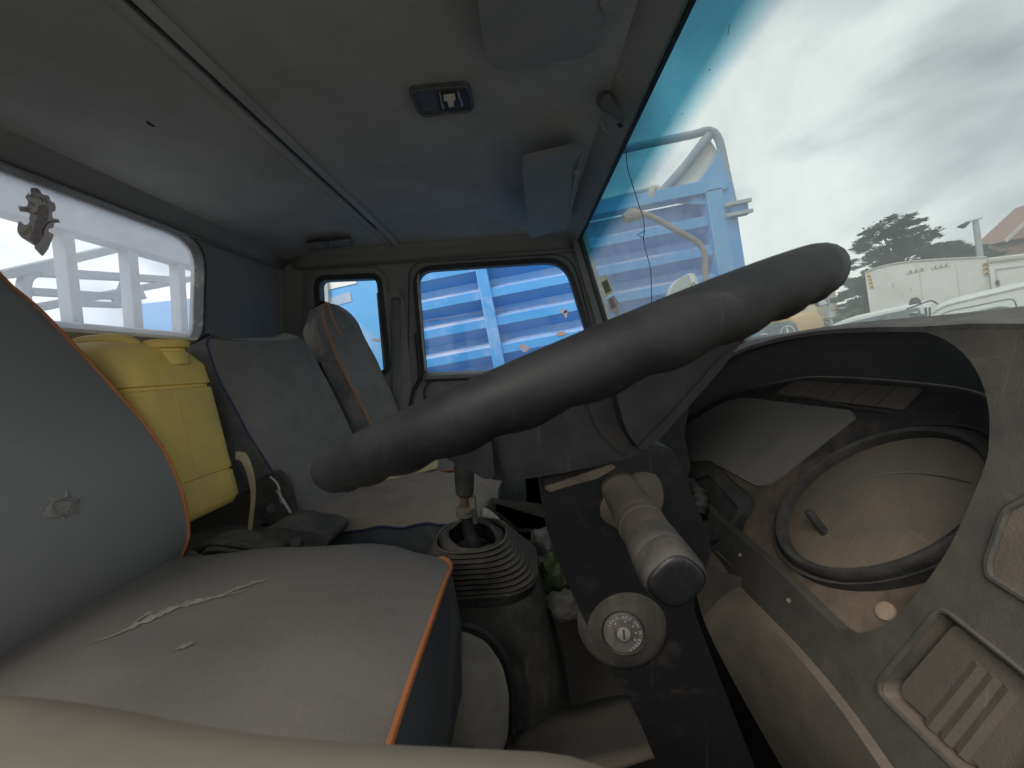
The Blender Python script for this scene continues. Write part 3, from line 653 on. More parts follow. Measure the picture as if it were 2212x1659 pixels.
# paint smear on the far back
# yellow fleece cloth
rows = []
for i in range(20):
    a = 785+162*i/19
    y_lo = 1062-4*math.sin(i*.9)-.0022*(i*8.5)**2+ (0); y_lo = 1060-.30*(a-785)+.0*i
    rows.append([atz(a, y_lo-(q*9), ZM+.018+.020*math.sin(min(1, q/3)*1.5)+.006*noise.noise(V((i*.8, q*.9, 0)))) for q in range(7)])
fl_ = mk('fleece_cloth', *loft(rows), M_fleece, solid=.008, sub=1)
tag(fl_, 'pale yellow fleece cloth lying on the middle and passenger seats behind the wheel', 'cloth')

# ================================================================== THINGS BETWEEN THE SEATS
t = thing('jerrycan', 'big yellow plastic jerrycan standing behind the driver seat', 'jerrycan', (-.80, .82, -.40))
def jsec(z, x0, x1, y0, y1, r=.05, n=9):
    pts = []
    for cx_, cy_, a0 in ((x1-r, y1-r, 0), (x0+r, y1-r, 90), (x0+r, y0+r, 180), (x1-r, y0+r, 270)):
        for k in range(n): a = R(a0+90*k/(n-1)); pts.append(V((cx_+r*math.cos(a), cy_+r*math.sin(a), z)))
    return pts
JB, JT = at(520, 1082, .90), at(452, 738, .93)
zb_, zt_ = JB.z-.004, JT.z
secs = []
def jx(z): return JB.x+(JT.x-JB.x)*(z-zb_)/(zt_-zb_)
lv = [(0, -.030), (.02, -.008), (.06, 0), (.20, .0), (.207, -.004), (.222, -.004), (.229, 0), (.50, .0), (.72, .0), (.728, -.005), (.742, -.005), (.75, 0), (.86, -.002), (.93, -.012), (.97, -.028), (1.0, -.052)]
for k, d in lv:
    z = zb_+(zt_-zb_)*k; x1 = jx(z)+d; secs.append(jsec(z, x1-.30-2*d*.8, x1, .722-d, .93+d, .045+(.02 if k > .9 else 0)))
jb = mk('body', *loft(secs, cu=True, cap=True), M_yellow, t, ang=50)
sp = at(362, 745, .84); lathe('spout', sp+V((-.0, 0, -.046)), sp+V((-.005, 0, .1)), [(0, .036), (.028, .034), (.030, .030), (.036, .030), (.038, .039), (.052, .040), (.056, .036), (.057, 0)], M_yellow, t)
mk('handle', *tubev(spl([V((-.97, .80, zt_-.03)), V((-.95, .80, zt_-.004)), V((-.90, .80, zt_+.002)), V((-.84, .80, zt_-.002)), V((-.80, .80, zt_-.03))], 18), .016, 10), M_yellow, t)
for yy in (.80,): tube('moulding_line', [V((jx(z)+.001, yy, z)) for z in (zb_+.11, zb_+.2, zb_+.28)], .0016, M_yellow, jb, n=5)
tag(mk('strap', *loft([[p, p+V((0, .004, .016)), p+V((.010, .006, .016)), p+V((.010, 0, 0))] for p in spl([at(a, b, .86) for a, b in ((508, 992), (520, 996), (532, 1020), (540, 1055), (541, 1090), (537, 1130), (533, 1165))], 24)], cu=True, cap=True), M_strap), 'loose pale strap hanging down beside the yellow jerrycan', 'strap')
# bunk ledge and blanket the can stands on
struct(box('rear_ledge', (-1.12, -.03, FZ), (-.80, YW, -.42), M_floor))
rows = [[V((-1.0+.46*i/16, .46+.52*j/14, -.435-.02*max(0, i/16-.7)*3+.02*noise.noise(V((i*.35, j*.4, 2)))+.01*noise.noise(V((i*.9, j*.9, 8))))) for j in range(15)] for i in range(17)]
tag(mk('folded_blanket', *loft(rows), M_ply, solid=.05, off=-1), 'dusty brown blanket folded under the yellow jerrycan', 'blanket')
# console trays
t = thing('console_tray', 'black ribbed console box beside the middle seat, higher of two', 'console box', at(640, 1160, .80), 'console boxes between the seats')
trA = rp([(552, 1182), (560, 1150), (590, 1137), (690, 1152), (712, 1166), (700, 1190)], 14)
plate('body', [[at(a, b, .80) for a, b in trA]], (0, .10, -.0), M_console, t, bevel=.01, seg=3)
for k in range(3): tube('rib', spl([at(a, b, .815+.025*k) for a, b in ((575, 1142), (600, 1136), (650, 1142), (695, 1152), (712, 1162))], 16), .003, M_console, t, n=6)
lathe('knob', at(640, 1172, .80), at(640, 1172, .78), [(0, .012), (.01, .012), (.013, .008)], M_console, t)
t = thing('console_tray', 'black open console tray beside the driver seat, lower of two', 'console box', at(500, 1190, .76), 'console boxes between the seats')
trB = rp([(405, 1216), (412, 1190), (452, 1167), (500, 1168), (585, 1182), (600, 1200), (560, 1220)], 12)
plate('body', [[at(a, b, .755) for a, b in trB]], (0, .05, 0), M_console, t, bevel=.008, seg=3)
tube('rim', spl([at(a, b, .745) for a, b in ((420, 1190), (452, 1172), (500, 1174), (560, 1186), (590, 1194))], 16), .007, M_console, t, n=8)
tube('inner_rim', spl([at(a, b, .735) for a, b in ((440, 1196), (455, 1186), (500, 1190), (545, 1198), (560, 1206))], 16), .005, M_console, t, n=8)
t = thing('belt_buckle', 'shiny black belt buckle poking up between the driver cushion and backrest', 'buckle', at(410, 1225, .70))
mk('body', *tubev([at(398, 1232, .705), at(404, 1215, .705), at(412, 1202, .705), at(416, 1196, .705)], [.017, .018, .016, .009], 12), M_black, t)
mk('collar', *tubev([at(424, 1222, .71), at(430, 1212, .71), at(428, 1200, .71)], [.006, .007, .005], 8), M_steel, t)

# gear lever on its console
GY = .76
t = thing('gear_console', 'dark dusty gear console with a ribbed rubber boot around the lever', 'gear console', (-.02, GY, FZ))
gc = at(1045, 1215, GY)
def gsec(px0, px1, py, y0, y1, r=.06): 
    a, b = at(px0, py, GY), at(px1, py, GY); return jsec(at((px0+px1)/2, py, y0+.02).z, a.x, b.x, y0, y1, min(r, (b.x-a.x)*.45), 8)
secs = []
L0, L1 = (952, 1092), (920, 1158)
for k in range(9):
    q = k/8; y = 1180+q*86; cxl = 950-32*q; cxr = 1094+58*q
    hw = .075+.03*q
    secs.append(gsec(cxl, cxr, y, GY-hw, GY+hw)); secs.append(gsec(cxl-4, cxr+5, y+3.2, GY-hw-.005, GY+hw+.005)); secs.append(gsec(cxl+1, cxr, y+6.5, GY-hw, GY+hw))
bt = mk('ribbed_boot', *loft(secs, cu=True), M_boot, t, ang=70)
# torn collar of the boot
ccs = []
for k, (rad, dz) in enumerate(((.055, -.035), (.050, -.01), (.046, .0), (.052, .006), (.066, -.004), (.070, -.02), (.072, -.03))):
    c = at(1016, 1158, GY); ccs.append([c+V((rad*1.02*math.cos(a)+.004, rad*.95*math.sin(a), dz+.010*noise.noise(V((math.cos(a)*1.6, math.sin(a)*1.6, k*.4)))+.012*math.cos(a-2.4))) for a in [i*2*math.pi/28 for i in range(28)]])
mk('boot_collar', *loft(ccs, cu=True), M_boot, t)
mk('boot_inside', [p+V((0, 0, -.004)) for p in ccs[0]], [tuple(range(28))], M_seal, t, smooth=False)
fl1 = gsec(912, 1164, 1272, GY-.108, GY+.108, .07); fl2 = gsec(914, 1160, 1298, GY-.105, GY+.105, .07); fl0 = gsec(920, 1152, 1268, GY-.10, GY+.10, .07)
mk('flange', *loft([fl0, fl1, gsec(910, 1166, 1278, GY-.11, GY+.11, .07), fl2], cu=True), M_console, t)
mk('skirt', *loft([fl2, gsec(925, 1176, 1345, GY-.115, GY+.12, .07), gsec(940, 1195, 1430, GY-.125, GY+.14, .08), gsec(980, 1215, 1520, GY-.135, GY+.16, .08), gsec(990, 1240, 1640, GY-.14, GY+.18, .08)], cu=True), M_console, t)
t = thing('gear_lever', 'bare gear lever with black grip, rusty shaft and steel nut', 'gear lever', at(1018, 1165, GY))
lean = lambda a, b: at(a, b, GY)
tube('shaft', [lean(1022, 1180), lean(1008, 1120), lean(1003, 1090), lean(1002, 1062)], .0085, M_copper, t, n=12)
lathe('grip', lean(1004, 1070), lean(1002, 990), [(0, .0), (0, .014), (.004, .018), (.03, .0195), (.06, .021), (.075, .018), (.08, 0)], M_black, t, 20)
nu = lathe('nut', lean(1005, 1117), lean(1004, 1090), [(0, .013), (.004, .0185), (.008, .0185), (.009, .014), (.013, .014), (.014, .019), (.019, .019), (.022, .011), (.022, 0)], M_steel, t, 18)
box('bracket', lean(1012, 1135)+V((-.004, .0, 0)), lean(1026, 1072)+V((0, .016, 0)), M_steel, t, bevel=.003)
tube('base_rod', [lean(1030, 1190), lean(1014, 1150), lean(1007, 1117)], [.014, .013, .011], M_boot, t, n=12)
# tunnel cover behind the gear console
rows = []
for i in range(15):
    q = i/14
    rows.append([at(1045+q*100-8*math.sin(q*3), 1096+120*q*q+10*q, .88+.5*w/8)+V((0, 0, .0)) for w in range(9)])
struct(mk('tunnel_cover', *loft(rows), M_cream, solid=.02, off=-1))
# pale rounded cover in front of the driver seat frame
pc_ = rp([(962, 1372), (1000, 1362), (1050, 1385), (1085, 1435), (1100, 1500), (1098, 1590), (1080, 1640), (930, 1640), (950, 1480)], 20)
tag(plate('dusty_cover', [[at(a, b, .60) for a, b in pc_]], (-.10, .03, 0), M_cream, bevel=.012, seg=3), 'pale dusty rounded cover on the floor between cushion and gear console', 'cover')
tube_c = [at(a, b, .585) for a, b in ((962, 1366), (1005, 1352), (1060, 1376), (1098, 1432), (1112, 1500), (1110, 1600))]
tag(tube('rubber_edging', spl(tube_c, 26), .0045, M_seal, n=8), 'dark rubber edging strip around the pale dusty cover', 'edging')
# rubber mat over the floor
rows = [[at(1085+55*i+12*math.sin(j), 1568-14*i+10*noise.noise(V((i*.7, j*.7, 0)))+j*30, .66-.05*j) for j in range(6)] for i in range(8)]
tag(mk('floor_mat', *loft(rows), M_floor, solid=.006), 'torn brown rubber mat on the floor beside the gear console', 'floor mat')
# litter in the footwell
def crumple(name, c, r, m, label, cat, seed):
    bm = bmesh.new(); bmesh.ops.create_icosphere(bm, subdivisions=3, radius=1)
    for v_ in bm.verts:
        p = v_.co.copy(); d = 1+.45*noise.noise(p*1.3+V((seed, 0, 0)))+.30*abs(noise.noise(p*2.9+V((0, seed, 0))))
        v_.co = V(c)+V((p.x*r[0]*d, p.y*r[1]*d, p.z*r[2]*d))
    me = bpy.data.meshes.new(name); bm.to_mesh(me); bm.free(); me.materials.append(m)
    o = bpy.data.objects.new(name, me); put(o, None); return tag(o, label, cat)
crumple('plastic_wrapper', at(1188, 1240, .84), (.03, .03, .042), M_green, 'crumpled green plastic wrapper in the footwell beside the steering column', 'wrapper', 3)
crumple('plastic_scrap', at(1150, 1190, .98), (.014, .02, .026), M_red, 'small red scrap among the litter beside the gear boot', 'litter', 9)
crumple('plastic_bag', at(1172, 1185, .92), (.035, .03, .048), mat('grey_film', (.12, .115, .11), .4, GREYD, .35, 0, 30), 'dark grey crumpled bag between red scrap and green wrapper', 'bag', 5)
crumple('paper_sheet', at(1216, 1308, .76), (.04, .03, .026), M_greyp, 'crumpled pale grey paper at the foot of the steering column', 'paper', 12)

# ================================================================== STEERING
RWH, RTB = .222, .0172
_a, _b = ray(669, 1032).normalized(), ray(1838, 546).normalized()      # the two ends of the rim as seen
wnrm = _a.cross(_b).normalized(); wnrm = wnrm if wnrm.z > 0 else -wnrm
_phi = math.acos(_a.dot(_b))/2
w_in = (_a+_b).normalized(); w_s = wnrm.cross(w_in).normalized()
if w_s.x < 0: w_s = -w_s
WC = w_in*((RWH+RTB)/math.sin(_phi))-wnrm*.003
t = thing('steering_wheel', 'big black steering wheel with finger grips, seen edge-on', 'steering wheel', WC)
def wpt(a, r, h): return WC+(w_s*math.cos(a)+w_in*math.sin(a))*r+wnrm*h
rows = []
NA = 220
for i in range(NA):
    a = 2*math.pi*i/NA; grip = .5+.5*math.cos(a*38)
    sec = []
    for k in range(20):
        b = 2*math.pi*k/20; rr_ = .0163
        low = max(0, -math.sin(b)); bump = .0026*grip**.7*low**1.4
        sec.append(wpt(a, RWH+math.cos(b)*(rr_*1.0)*(1 if True else 1), math.sin(b)*(rr_-.001)-bump*(1 if low > 0 else 0)+.002))
    rows.append(sec)
rim = mk('rim', *loft(rows, cu=True, cv=True), M_rim, t, ang=80)
# inner mould line along the top of the rim
tube('mould_line', [wpt(2*math.pi*i/120, RWH-.0085, .0165) for i in range(121)], .0012, M_rim, rim, n=5)
# hub pad and spokes, dished below the rim
hubp = rp([(1010, 950), (1052, 1034), (1100, 1041), (1250, 1016), (1385, 984), (1420, 930), (1400, 800), (1230, 800)], [20, 16, 30, 60, 26, 20, 30, 30])
hub = plate('hub', [[at(a, b, .292) for a, b in hubp]], V((0, .15, -.004)), M_hub, t, bevel=.014, seg=4)
tube('parting_line', spl([at(a, b, .2935) for a, b in ((1056, 1029), (1100, 1034), (1180, 1024), (1250, 1009), (1330, 991), (1380, 978))], 24), .0012, M_hub, hub, n=6)
for pts in (((1262, 868), (1285, 925), (1325, 970), (1352, 982)), ((1072, 965), (1080, 1000), (1092, 1036))): tube('moulded_edge', spl([at(a, b, .2925) for a, b in pts], 14), .0016, M_hub, hub, n=6)
def spokep(pts, rr, y0, d):
    return plate('spoke', [[at(a, b, y0) for a, b in rp(pts, rr)]], d, M_hub, t, bevel=.006, seg=3)
spokep([(1330, 850), (1352, 930), (1388, 981), (1424, 944), (1480, 880), (1548, 806), (1606, 735), (1500, 690), (1400, 760)], [10, 20, 12, 10, 20, 20, 10, 10, 10], .272, V((0, .03, 0)))
spokep([(1376, 968), (1392, 974), (1428, 946), (1552, 806), (1600, 742), (1560, 770), (1440, 905)], [6, 6, 6, 10, 3, 10, 10], .269, V((0, .006, 0)))
spokep([(958, 988), (1000, 1008), (1050, 1037), (1070, 1030), (1060, 940), (985, 935)], [6, 10, 10, 8, 10, 10], .282, V((0, .03, 0)))
for a_ in (R(50), R(130)):
    q0, q1 = wpt(a_, .05, -.05), wpt(a_, RWH-.008, -.003); bar('spoke', q0, q1, .05, .014, M_hub, t, bevel=.004)

# column
t = thing('steering_column', 'black dusty steering column cover with ignition lock and control stalk', 'steering column', (.28, .36, FZ))
cs = [(1172, 1052), (1300, 1008), (1418, 962), (1448, 966), (1466, 990), (1500, 1080), (1541, 1186), (1492, 1300), (1545, 1440), (1640, 1680), (1440, 1700), (1378, 1550), (1316, 1440), (1262, 1340), (1212, 1230), (1180, 1140), (1168, 1075)]
cs2 = rp(cs, [14, 30, 20, 14, 14, 30, 30, 40, 30, 5, 5, 30, 30, 30, 30, 20, 14], 4)
CYN = .315
col = plate('cover', [[at(a, b, CYN) for a, b in cs2]], (.0, .135, 0), M_cover, t, bevel=.011, seg=4)
plate('shoulder', [[at(a, b, CYN-.003) for a, b in rp([(1174, 1052), (1240, 1030), (1322, 1002), (1332, 1010), (1290, 1034), (1222, 1052), (1186, 1064)], 8)]], (0, .02, 0), mat('column_dust', (.20, .155, .11), .95, (.06, .05, .04), .42, 0, 50, .4, 500, sharp=.3), t, bevel=.003)
# raised shoulder along the upper edge
tube('upper_lip', spl([at(a, b, CYN+.006) for a, b in ((1178, 1058), (1240, 1050), (1310, 1040), (1380, 1012), (1440, 985), (1462, 990))], 24), [.001]+[.0045]*22+[.001], M_cover, col, n=10)
ic = at(1338, 1345, CYN); il = at(1330, 1336, CYN-.022); ia = (il-ic).normalized()
ax = V((-.10, -1, .10)).normalized()
bz = at(1342, 1348, CYN+.003)
lathe('lock_boss', bz, bz+ax, [(0, .037), (.001, .0365), (.004, .032), (.008, .025), (.011, .0198), (.0125, .0178), (.0100, .0166), (.0100, 0)], mat('dusty_boss', (.018, .018, .018), .8, (.085, .07, .056), .40, .08, 40, .3, 600, sharp=.25), t, 40)
lk = lathe('ignition_lock', bz+ax*.008, bz+ax, [(0, .0160), (.0045, .0160), (.0054, .0152), (.0054, .0068), (.0066, .0064), (.0068, .0058), (.0060, .0055), (.0060, 0)], mat('lock_face', (.05, .048, .047), .6, (.13, .115, .10), .40, 0, 60, .2, 300), t, 40)
fx = (V((1, 0, 0))-ax*ax.x).normalized(); fy = ax.cross(fx); fy = fy if fy.z > 0 else -fy
lathe('key_barrel', bz+ax*.0135, bz+ax, [(0, .0054), (.0010, .0054), (.0012, .005), (.0012, 0)], M_steel, lk, 24)
sl = bz+ax*.0148
mk('key_slot', [sl+fx*a*.0009+fy*b*.0042 for a, b in ((-1, -1), (1, -1), (1, 1), (-1, 1))], [(0, 1, 2, 3)], M_seal, lk, smooth=False)
def ringtext(s, a0, step, rad):
    for i, ch in enumerate(s):
        if ch == ' ': continue
        a = R(a0-step*i); d = fx*math.cos(a)+fy*math.sin(a); tx = fx*math.sin(a)-fy*math.cos(a)
        text('lettering', ch, .0034, bz+ax*.0136+d*rad, tx, d, M_letter, lk, .00005)
ringtext('LOCK', 150, 13, .0130); ringtext('ACC', 88, 13, .0130); ringtext('ON', 42, 14, .0130); ringtext('H', 4, 12, .0130); ringtext('START', -22, 12, .0130)
for a in (128, 78, 36, 4, -30):
    d = fx*math.cos(R(a))+fy*math.sin(R(a)); lathe('position_dot', bz+ax*.0133+d*.0098, bz+ax, [(0, .0006), (.0004, .0006)], M_letter, lk, 8)
# stalk
t2 = thing('control_stalk', 'thick dusty control stalk with a dark rounded end cap', 'stalk', at(1335, 1060, CYN))
sa, sb = at(1330, 1042, CYN+.01), at(1462, 1258, .205)
sdv = (sb-sa); SL = sdv.length
mdst = mat('dusty_stalk', (.026, .025, .024), .7, (.115, .092, .07), .40, .18, 26, .3, 900, sharp=.4)
lathe('arm', sa, sb, [(0, .0150), (SL*.15, .0148), (SL*.45, .0153), (SL*.71, .0160), (SL*.72, .0150)], mdst, t2, 32)
lathe('turning_ring', sa+sdv*.46, sb, [(0, .0152), (.0008, .0161), (.005, .0161), (.0058, .0156), (.0066, .0156), (.0074, .0163), (.012, .0164), (.0128, .0154)], mdst, t2, 32)
s_, u_ = sdv.normalized().orthogonal().normalized(), None; u_ = sdv.normalized().cross(s_)
def sq(h, r, p=3.0):
    o = []
    for k in range(36):
        a = k*2*math.pi/36; c_, sn = math.cos(a), math.sin(a); q = r/((abs(c_)**p+abs(sn)**p)**(1/p)); o.append(sa+sdv.normalized()*h+(s_*c_+u_*sn)*q)
    return o
lp = mk('end_section', *loft([sq(SL*.70, .0154, 2), sq(SL*.705, .0163, 2.1), sq(SL*.80, .0166, 2.3), sq(SL*.855, .0168, 2.5), sq(SL*.86, .0165, 2.5), sq(SL*.866, .0168, 2.6), sq(SL*.955, .0166, 2.8), sq(SL*.985, .0158, 2.8), sq(SL*.995, .0146, 2.8)], cu=True), mat('worn_stalk', (.02, .02, .021), .5, (.10, .085, .07), .29, .16, 30, .2, 900, sharp=.3), t2, ang=50)
mk('end_cap', *loft([sq(SL*.98, .0146, 2.8), sq(SL*1.0, .0138, 2.8), sq(SL*1.008, .0126, 2.8), sq(SL*1.010, .0090, 2.8), sq(SL*1.011, .001, 2.6)], cu=True, cap=True), M_cover, t2, ang=50)
tag(lathe('stalk_socket', at(1352, 1065, CYN+.004), at(1352, 1065, CYN-.02), [(0, .030), (.003, .029), (.006, .024), (.008, .018)], mdst, col, 30))

# ================================================================== DASHBOARD
LP, LN = V((.42, .5, -.16)), V((-.8, 0, .6)).normalized()     # plane of the gauges
OP, ON_ = V((.36, .5, 0)), V((-1, 0, .2)).normalized()         # plane of the surround
L_ = lambda pts, o=0: [onp(a, b, LP+LN*o, LN) for a, b in pts]
O_ = lambda pts, o=0: [onp(a, b, OP+ON_*o, ON_) for a, b in pts]
dash = thing('dashboard', 'dusty dark dashboard with hooded instrument recess and blank switch panel', 'dashboard', (.40, .8, -.45))
OPEN = dens([(1440, 935), (1500, 840), (1574, 774), (1658, 740), (1768, 718), (1896, 708), (1975, 713), (2036, 731), (2084, 766), (2118, 818), (2135, 880), (2137, 940), (2128, 1005), (2073, 1137), (2021, 1229), (1945, 1323), (1893, 1358), (1851, 1367), (1805, 1354), (1683, 1235), (1585, 1150), (1530, 1100), (1460, 1030)], 90)
BLANK = rp([(2030, 1318), (2050, 1322), (2215, 1452), (2330, 1560), (2180, 1740), (2120, 1712), (1903, 1500), (1903, 1472)], [10, 10, 20, 30, 20, 20, 16, 12])
CAV = rp([(2178, 1100), (2330, 1020), (2420, 1250), (2300, 1345), (2212, 1290), (2141, 1246), (2138, 1211)], [10, 20, 30, 30, 20, 12, 12])
OUTER = [(1541, 1192), (1588, 1255), (1718, 1388), (1823, 1510), (1928, 1654), (2010, 1770), (2560, 1770), (2640, 1150), (2560, 690), (2212, 694), (2000, 700), (1880, 703), (1768, 712), (1658, 734), (1560, 772), (1470, 852), (1400, 940), (1430, 1060), (1500, 1140)]
fas = plate('fascia', [O_(OUTER), O_(OPEN), O_(BLANK), O_(CAV)], -ON_*.016, M_dash, dash, bevel=.004, seg=3)
# hood: inner face from the opening back to the gauge board
BOARD = dens([(1430, 945), (1482, 902), (1577, 847), (1695, 821), (1768, 812), (1915, 819), (2062, 834), (2130, 852), (2175, 880), (2200, 960), (2170, 1100), (2130, 1250), (2060, 1330), (1960, 1390), (1870, 1400), (1800, 1385), (1690, 1275), (1590, 1190), (1530, 1140), (1450, 1060)], 90)
def align(A, B):
    k = min(range(len(B)), key=lambda s: sum((V(A[i])-V(B[(i+s) % len(B)])).length for i in range(0, len(A), 6))); return [B[(i+k) % len(B)] for i in range(len(B))]
BOARD = align(OPEN, BOARD)
o0 = O_(OPEN, -.012); b0 = L_(BOARD, .001); mid = [a.lerp(b, .5)+V((0, 0, .006 if a.z > -.1 else 0)) for a, b in zip(o0, b0)]
mk('hood_lining', *loft([O_(OPEN, -.004), o0, mid, b0], cu=True), mat('hood_lining', (.20, .213, .222), .75, (.24, .24, .235), .36, .05, 30, .3, 700, sharp=.35), dash)
plate('gauge_board', [L_(offs(BOARD, 30))], -LN*.01, M_dash2, dash)
# hood top, from the lip to the foot of the windscreen
lip = spl([onp(a, b, OP+ON_*.001, ON_) for a, b in ((2640, 720), (2420, 697), (2212, 696), (2100, 696), (1988, 703), (1896, 704), (1768, 713), (1658, 735), (1574, 768), (1500, 830), (1440, 900))], 40)
rows = []
for i, p in enumerate(lip):
    e_ = V((.44, p.y*1.02+.01, .018)); 
    rows.append([p+V((.0, 0, -.006)), p+V((-.002, 0, -.001)), p+V((.003, 0, .0018)), p+V((.02, 0, .0012)), p.lerp(e_, .5)+V((0, 0, .003)), e_, e_+V((.03, 0, -.03))])
mk('hood_top', *loft(rows), mat('dusty_hood_top', (.06, .06, .06), .8, (.21, .205, .19), .46, .14, 30, .35, 420, sharp=.25), dash, ang=60)
# round gauge lens with bezel
LENS = [(1691, 1140), (1722, 1076), (1768, 1026), (1823, 990), (1951, 942), (2043, 946), (2109, 975), (2130, 1010), (2122, 1060), (2094, 1104), (2043, 1151), (1951, 1199), (1860, 1217), (1786, 1210), (1731, 1184), (1700, 1160)]
_q = L_(dens(LENS+LENS[:1], 121)[:-1], .012); lc = sum(_q, V())/120
_e1 = V((0, 1, 0)); _e1 = (_e1-LN*_e1.dot(LN)).normalized(); _e2 = LN.cross(_e1)
_xx = sum((p-lc).dot(_e1)**2 for p in _q)/120; _yy = sum((p-lc).dot(_e2)**2 for p in _q)/120; _xy = sum((p-lc).dot(_e1)*(p-lc).dot(_e2) for p in _q)/120
_th = .5*math.atan2(2*_xy, _xx-_yy); _m1 = _e1*math.cos(_th)+_e2*math.sin(_th); _m2 = LN.cross(_m1)
_r1 = math.sqrt(2*sum((p-lc).dot(_m1)**2 for p in _q)/120); _r2 = math.sqrt(2*sum((p-lc).dot(_m2)**2 for p in _q)/120)
_m1 = _m1 if _m1.y > 0 else -_m1; lc = lc+_m1*_r1*.10; _r1 *= 1.10
lens = [lc+_m1*_r1*math.cos(2*math.pi*k/72)+_m2*_r2*math.sin(2*math.pi*k/72) for k in range(72)]
def grow(k, o): return [lc+(p-lc)*k+LN*o for p in lens]
gz = mk('gauge_lens', *loft([grow(1.01, -.004), grow(.98, -.003), grow(.75, .001), grow(.4, .004), grow(.02, .005)], cu=True, cap=True), M_dust, dash)
mk('gauge_bezel', *loft([grow(1.0, -.006), grow(1.0, .004), grow(1.02, .008), grow(1.07, .0095), grow(1.11, .007), grow(1.13, .001), grow(1.135, -.005), grow(1.16, -.005), grow(1.165, .000), grow(1.19, .000), grow(1.21, -.018)], cu=True), M_black, dash, ang=40)
pin0 = onp(1783, 1152, lc, LN); ptip = pin0+V((-.035, .012, .016)).normalized()*.001
pn = (onp(1745, 1104, lc+LN*.032, LN)-pin0)
lathe('pin_collar', pin0-LN*.001, pin0+LN, [(0, .0135), (.002, .0125), (.003, .0085), (.001, .006)], M_dust, gz, 24)
lathe('reset_pin', pin0, pin0+pn, [(0, .0048), (pn.length*.96, .0048), (pn.length, .004), (pn.length, 0)], M_black, gz, 16)
tube('lens_crease', spl([onp(a, b, lc+LN*.0046, LN) for a, b in ((1890, 1026), (1950, 1020), (2030, 1026), (2100, 1040))], 14), .0008, M_dustgrey, gz, n=5)
# flat left lens and the strip of tell-tales
LFT = rp([(1440, 945), (1559, 869), (1606, 858), (1838, 886), (1843, 898), (1656, 1047), (1634, 1050), (1530, 994), (1440, 1000)], [10, 30, 20, 8, 8, 12, 12, 8, 8])
plate('flat_lens', [L_(LFT, .006)], -LN*.006, M_dustgrey, dash, bevel=.002)
STR = rp([(1673, 852), (1717, 822), (1990, 838), (1945, 884)], [6, 8, 8, 8])
plate('telltale_strip', [L_(STR, .004)], -LN*.004, M_dust, dash, bevel=.0015)
for k in range(1, 5):
    a0 = (1673+272*k/5, 852+32*k/5); a1 = (1717+273*k/5, 822+16*k/5); tube('divider', L_([a0, a1], .0045), .0006, M_dash, dash, n=4)
tube('board_ridge', L_([(1640, 842), (1700, 856), (1760, 862), (1840, 880), (1930, 892)], .003), .0025, M_black, dash, n=6)
# pocket left of the gauges
PK = rp([(1480, 1020), (1533, 992), (1622, 1078), (1618, 1092), (1580, 1150), (1500, 1180), (1470, 1100)], [8, 10, 8, 8, 6, 6, 8])
PKi = rp([(1492, 1036), (1530, 1024), (1594, 1094), (1590, 1104), (1562, 1160), (1510, 1178), (1484, 1100)], [8, 10, 8, 8, 6, 6, 8])
ring('pocket_frame', L_(PKi, .012), L_(PK, .010), -LN*.012, M_black, dash, bevel=.002)
mk('pocket_well', *loft([L_(PKi, .012), [p+V((.05, .01, -.02)) for p in L_(PKi, .0)]], cu=True), M_black, dash)
mk('pocket_back', *loft([L_([(1470, 1000), (1620, 1060)], .0016), L_([(1490, 1200), (1600, 1180)], .0016)]), M_black, dash)
bel = spl([onp(a, b, LP+LN*.03, LN) for a, b in ((1490, 1045), (1505, 1060), (1515, 1085), (1512, 1115))], 16)
mk('stalk_gaiter', *tubev(bel, [.012+.0025*math.sin(i*2.1) for i in range(16)], 12), M_boot, dash)
# screws and dimples
def onfas(a, b, o=0): return onp(a, b, OP+ON_*o, ON_)
q = onp(1914, 1321, LP+LN*.001, LN); lathe('screw_cap', q, q+LN, [(0, .0092), (.002, .0088), (.003, .006), (.003, 0)], M_screw, dash, 20)
for a, b in ((1599, 1199), (1704, 1297)):
    q = onfas(a, b); lathe('screw_hole', q-ON_*.002, q+ON_, [(0, .0028), (.003, .0028), (.0034, .0022), (.002, .0012), (.002, 0)], M_screw, dash, 14)
# knee panel under the fascia
cre = spl([onfas(a, b, .001) for a, b in ((1538, 1188), (1560, 1218), (1588, 1255), (1718, 1388), (1823, 1510), (1928, 1654), (2010, 1770))], 36)
low = spl([onp(a, b, V((.27, .45, -.33)), V((-.85, -.55, -.10)).normalized()) for a, b in ((1500, 1216), (1505, 1245), (1512, 1290), (1535, 1360), (1580, 1450), (1632, 1545), (1710, 1680), (1760, 1770))], 36)
kp = [[a, a+V((-.010, 0, -.001)), a.lerp(b, .12)+V((-.012, 0, .0)), a.lerp(b, .5)+V((-.010, 0, .002)), b+V((-.004, 0, .0)), b+V((.02, .005, -.01)), b+V((.10, .03, -.05))] for a, b in zip(cre, low)]
mk('knee_panel', *loft(kp), M_rust, dash, ang=50)
q = onp(1548, 1572, V((.30, .5, -.36)), V((-.8, -.6, 0)).normalized())
# black void wall beneath, between column and dash
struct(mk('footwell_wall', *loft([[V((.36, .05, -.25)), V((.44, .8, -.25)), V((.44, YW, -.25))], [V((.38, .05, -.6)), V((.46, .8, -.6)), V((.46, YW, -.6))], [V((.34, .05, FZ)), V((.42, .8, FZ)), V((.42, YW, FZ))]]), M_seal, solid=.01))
q = at(1565, 1575, .33); lathe('panel_bolt', q, q+V((-.3, -1, .1)), [(0, .012), (.002, .011), (.005, .007), (.005, 0)], M_console, dash, 18)
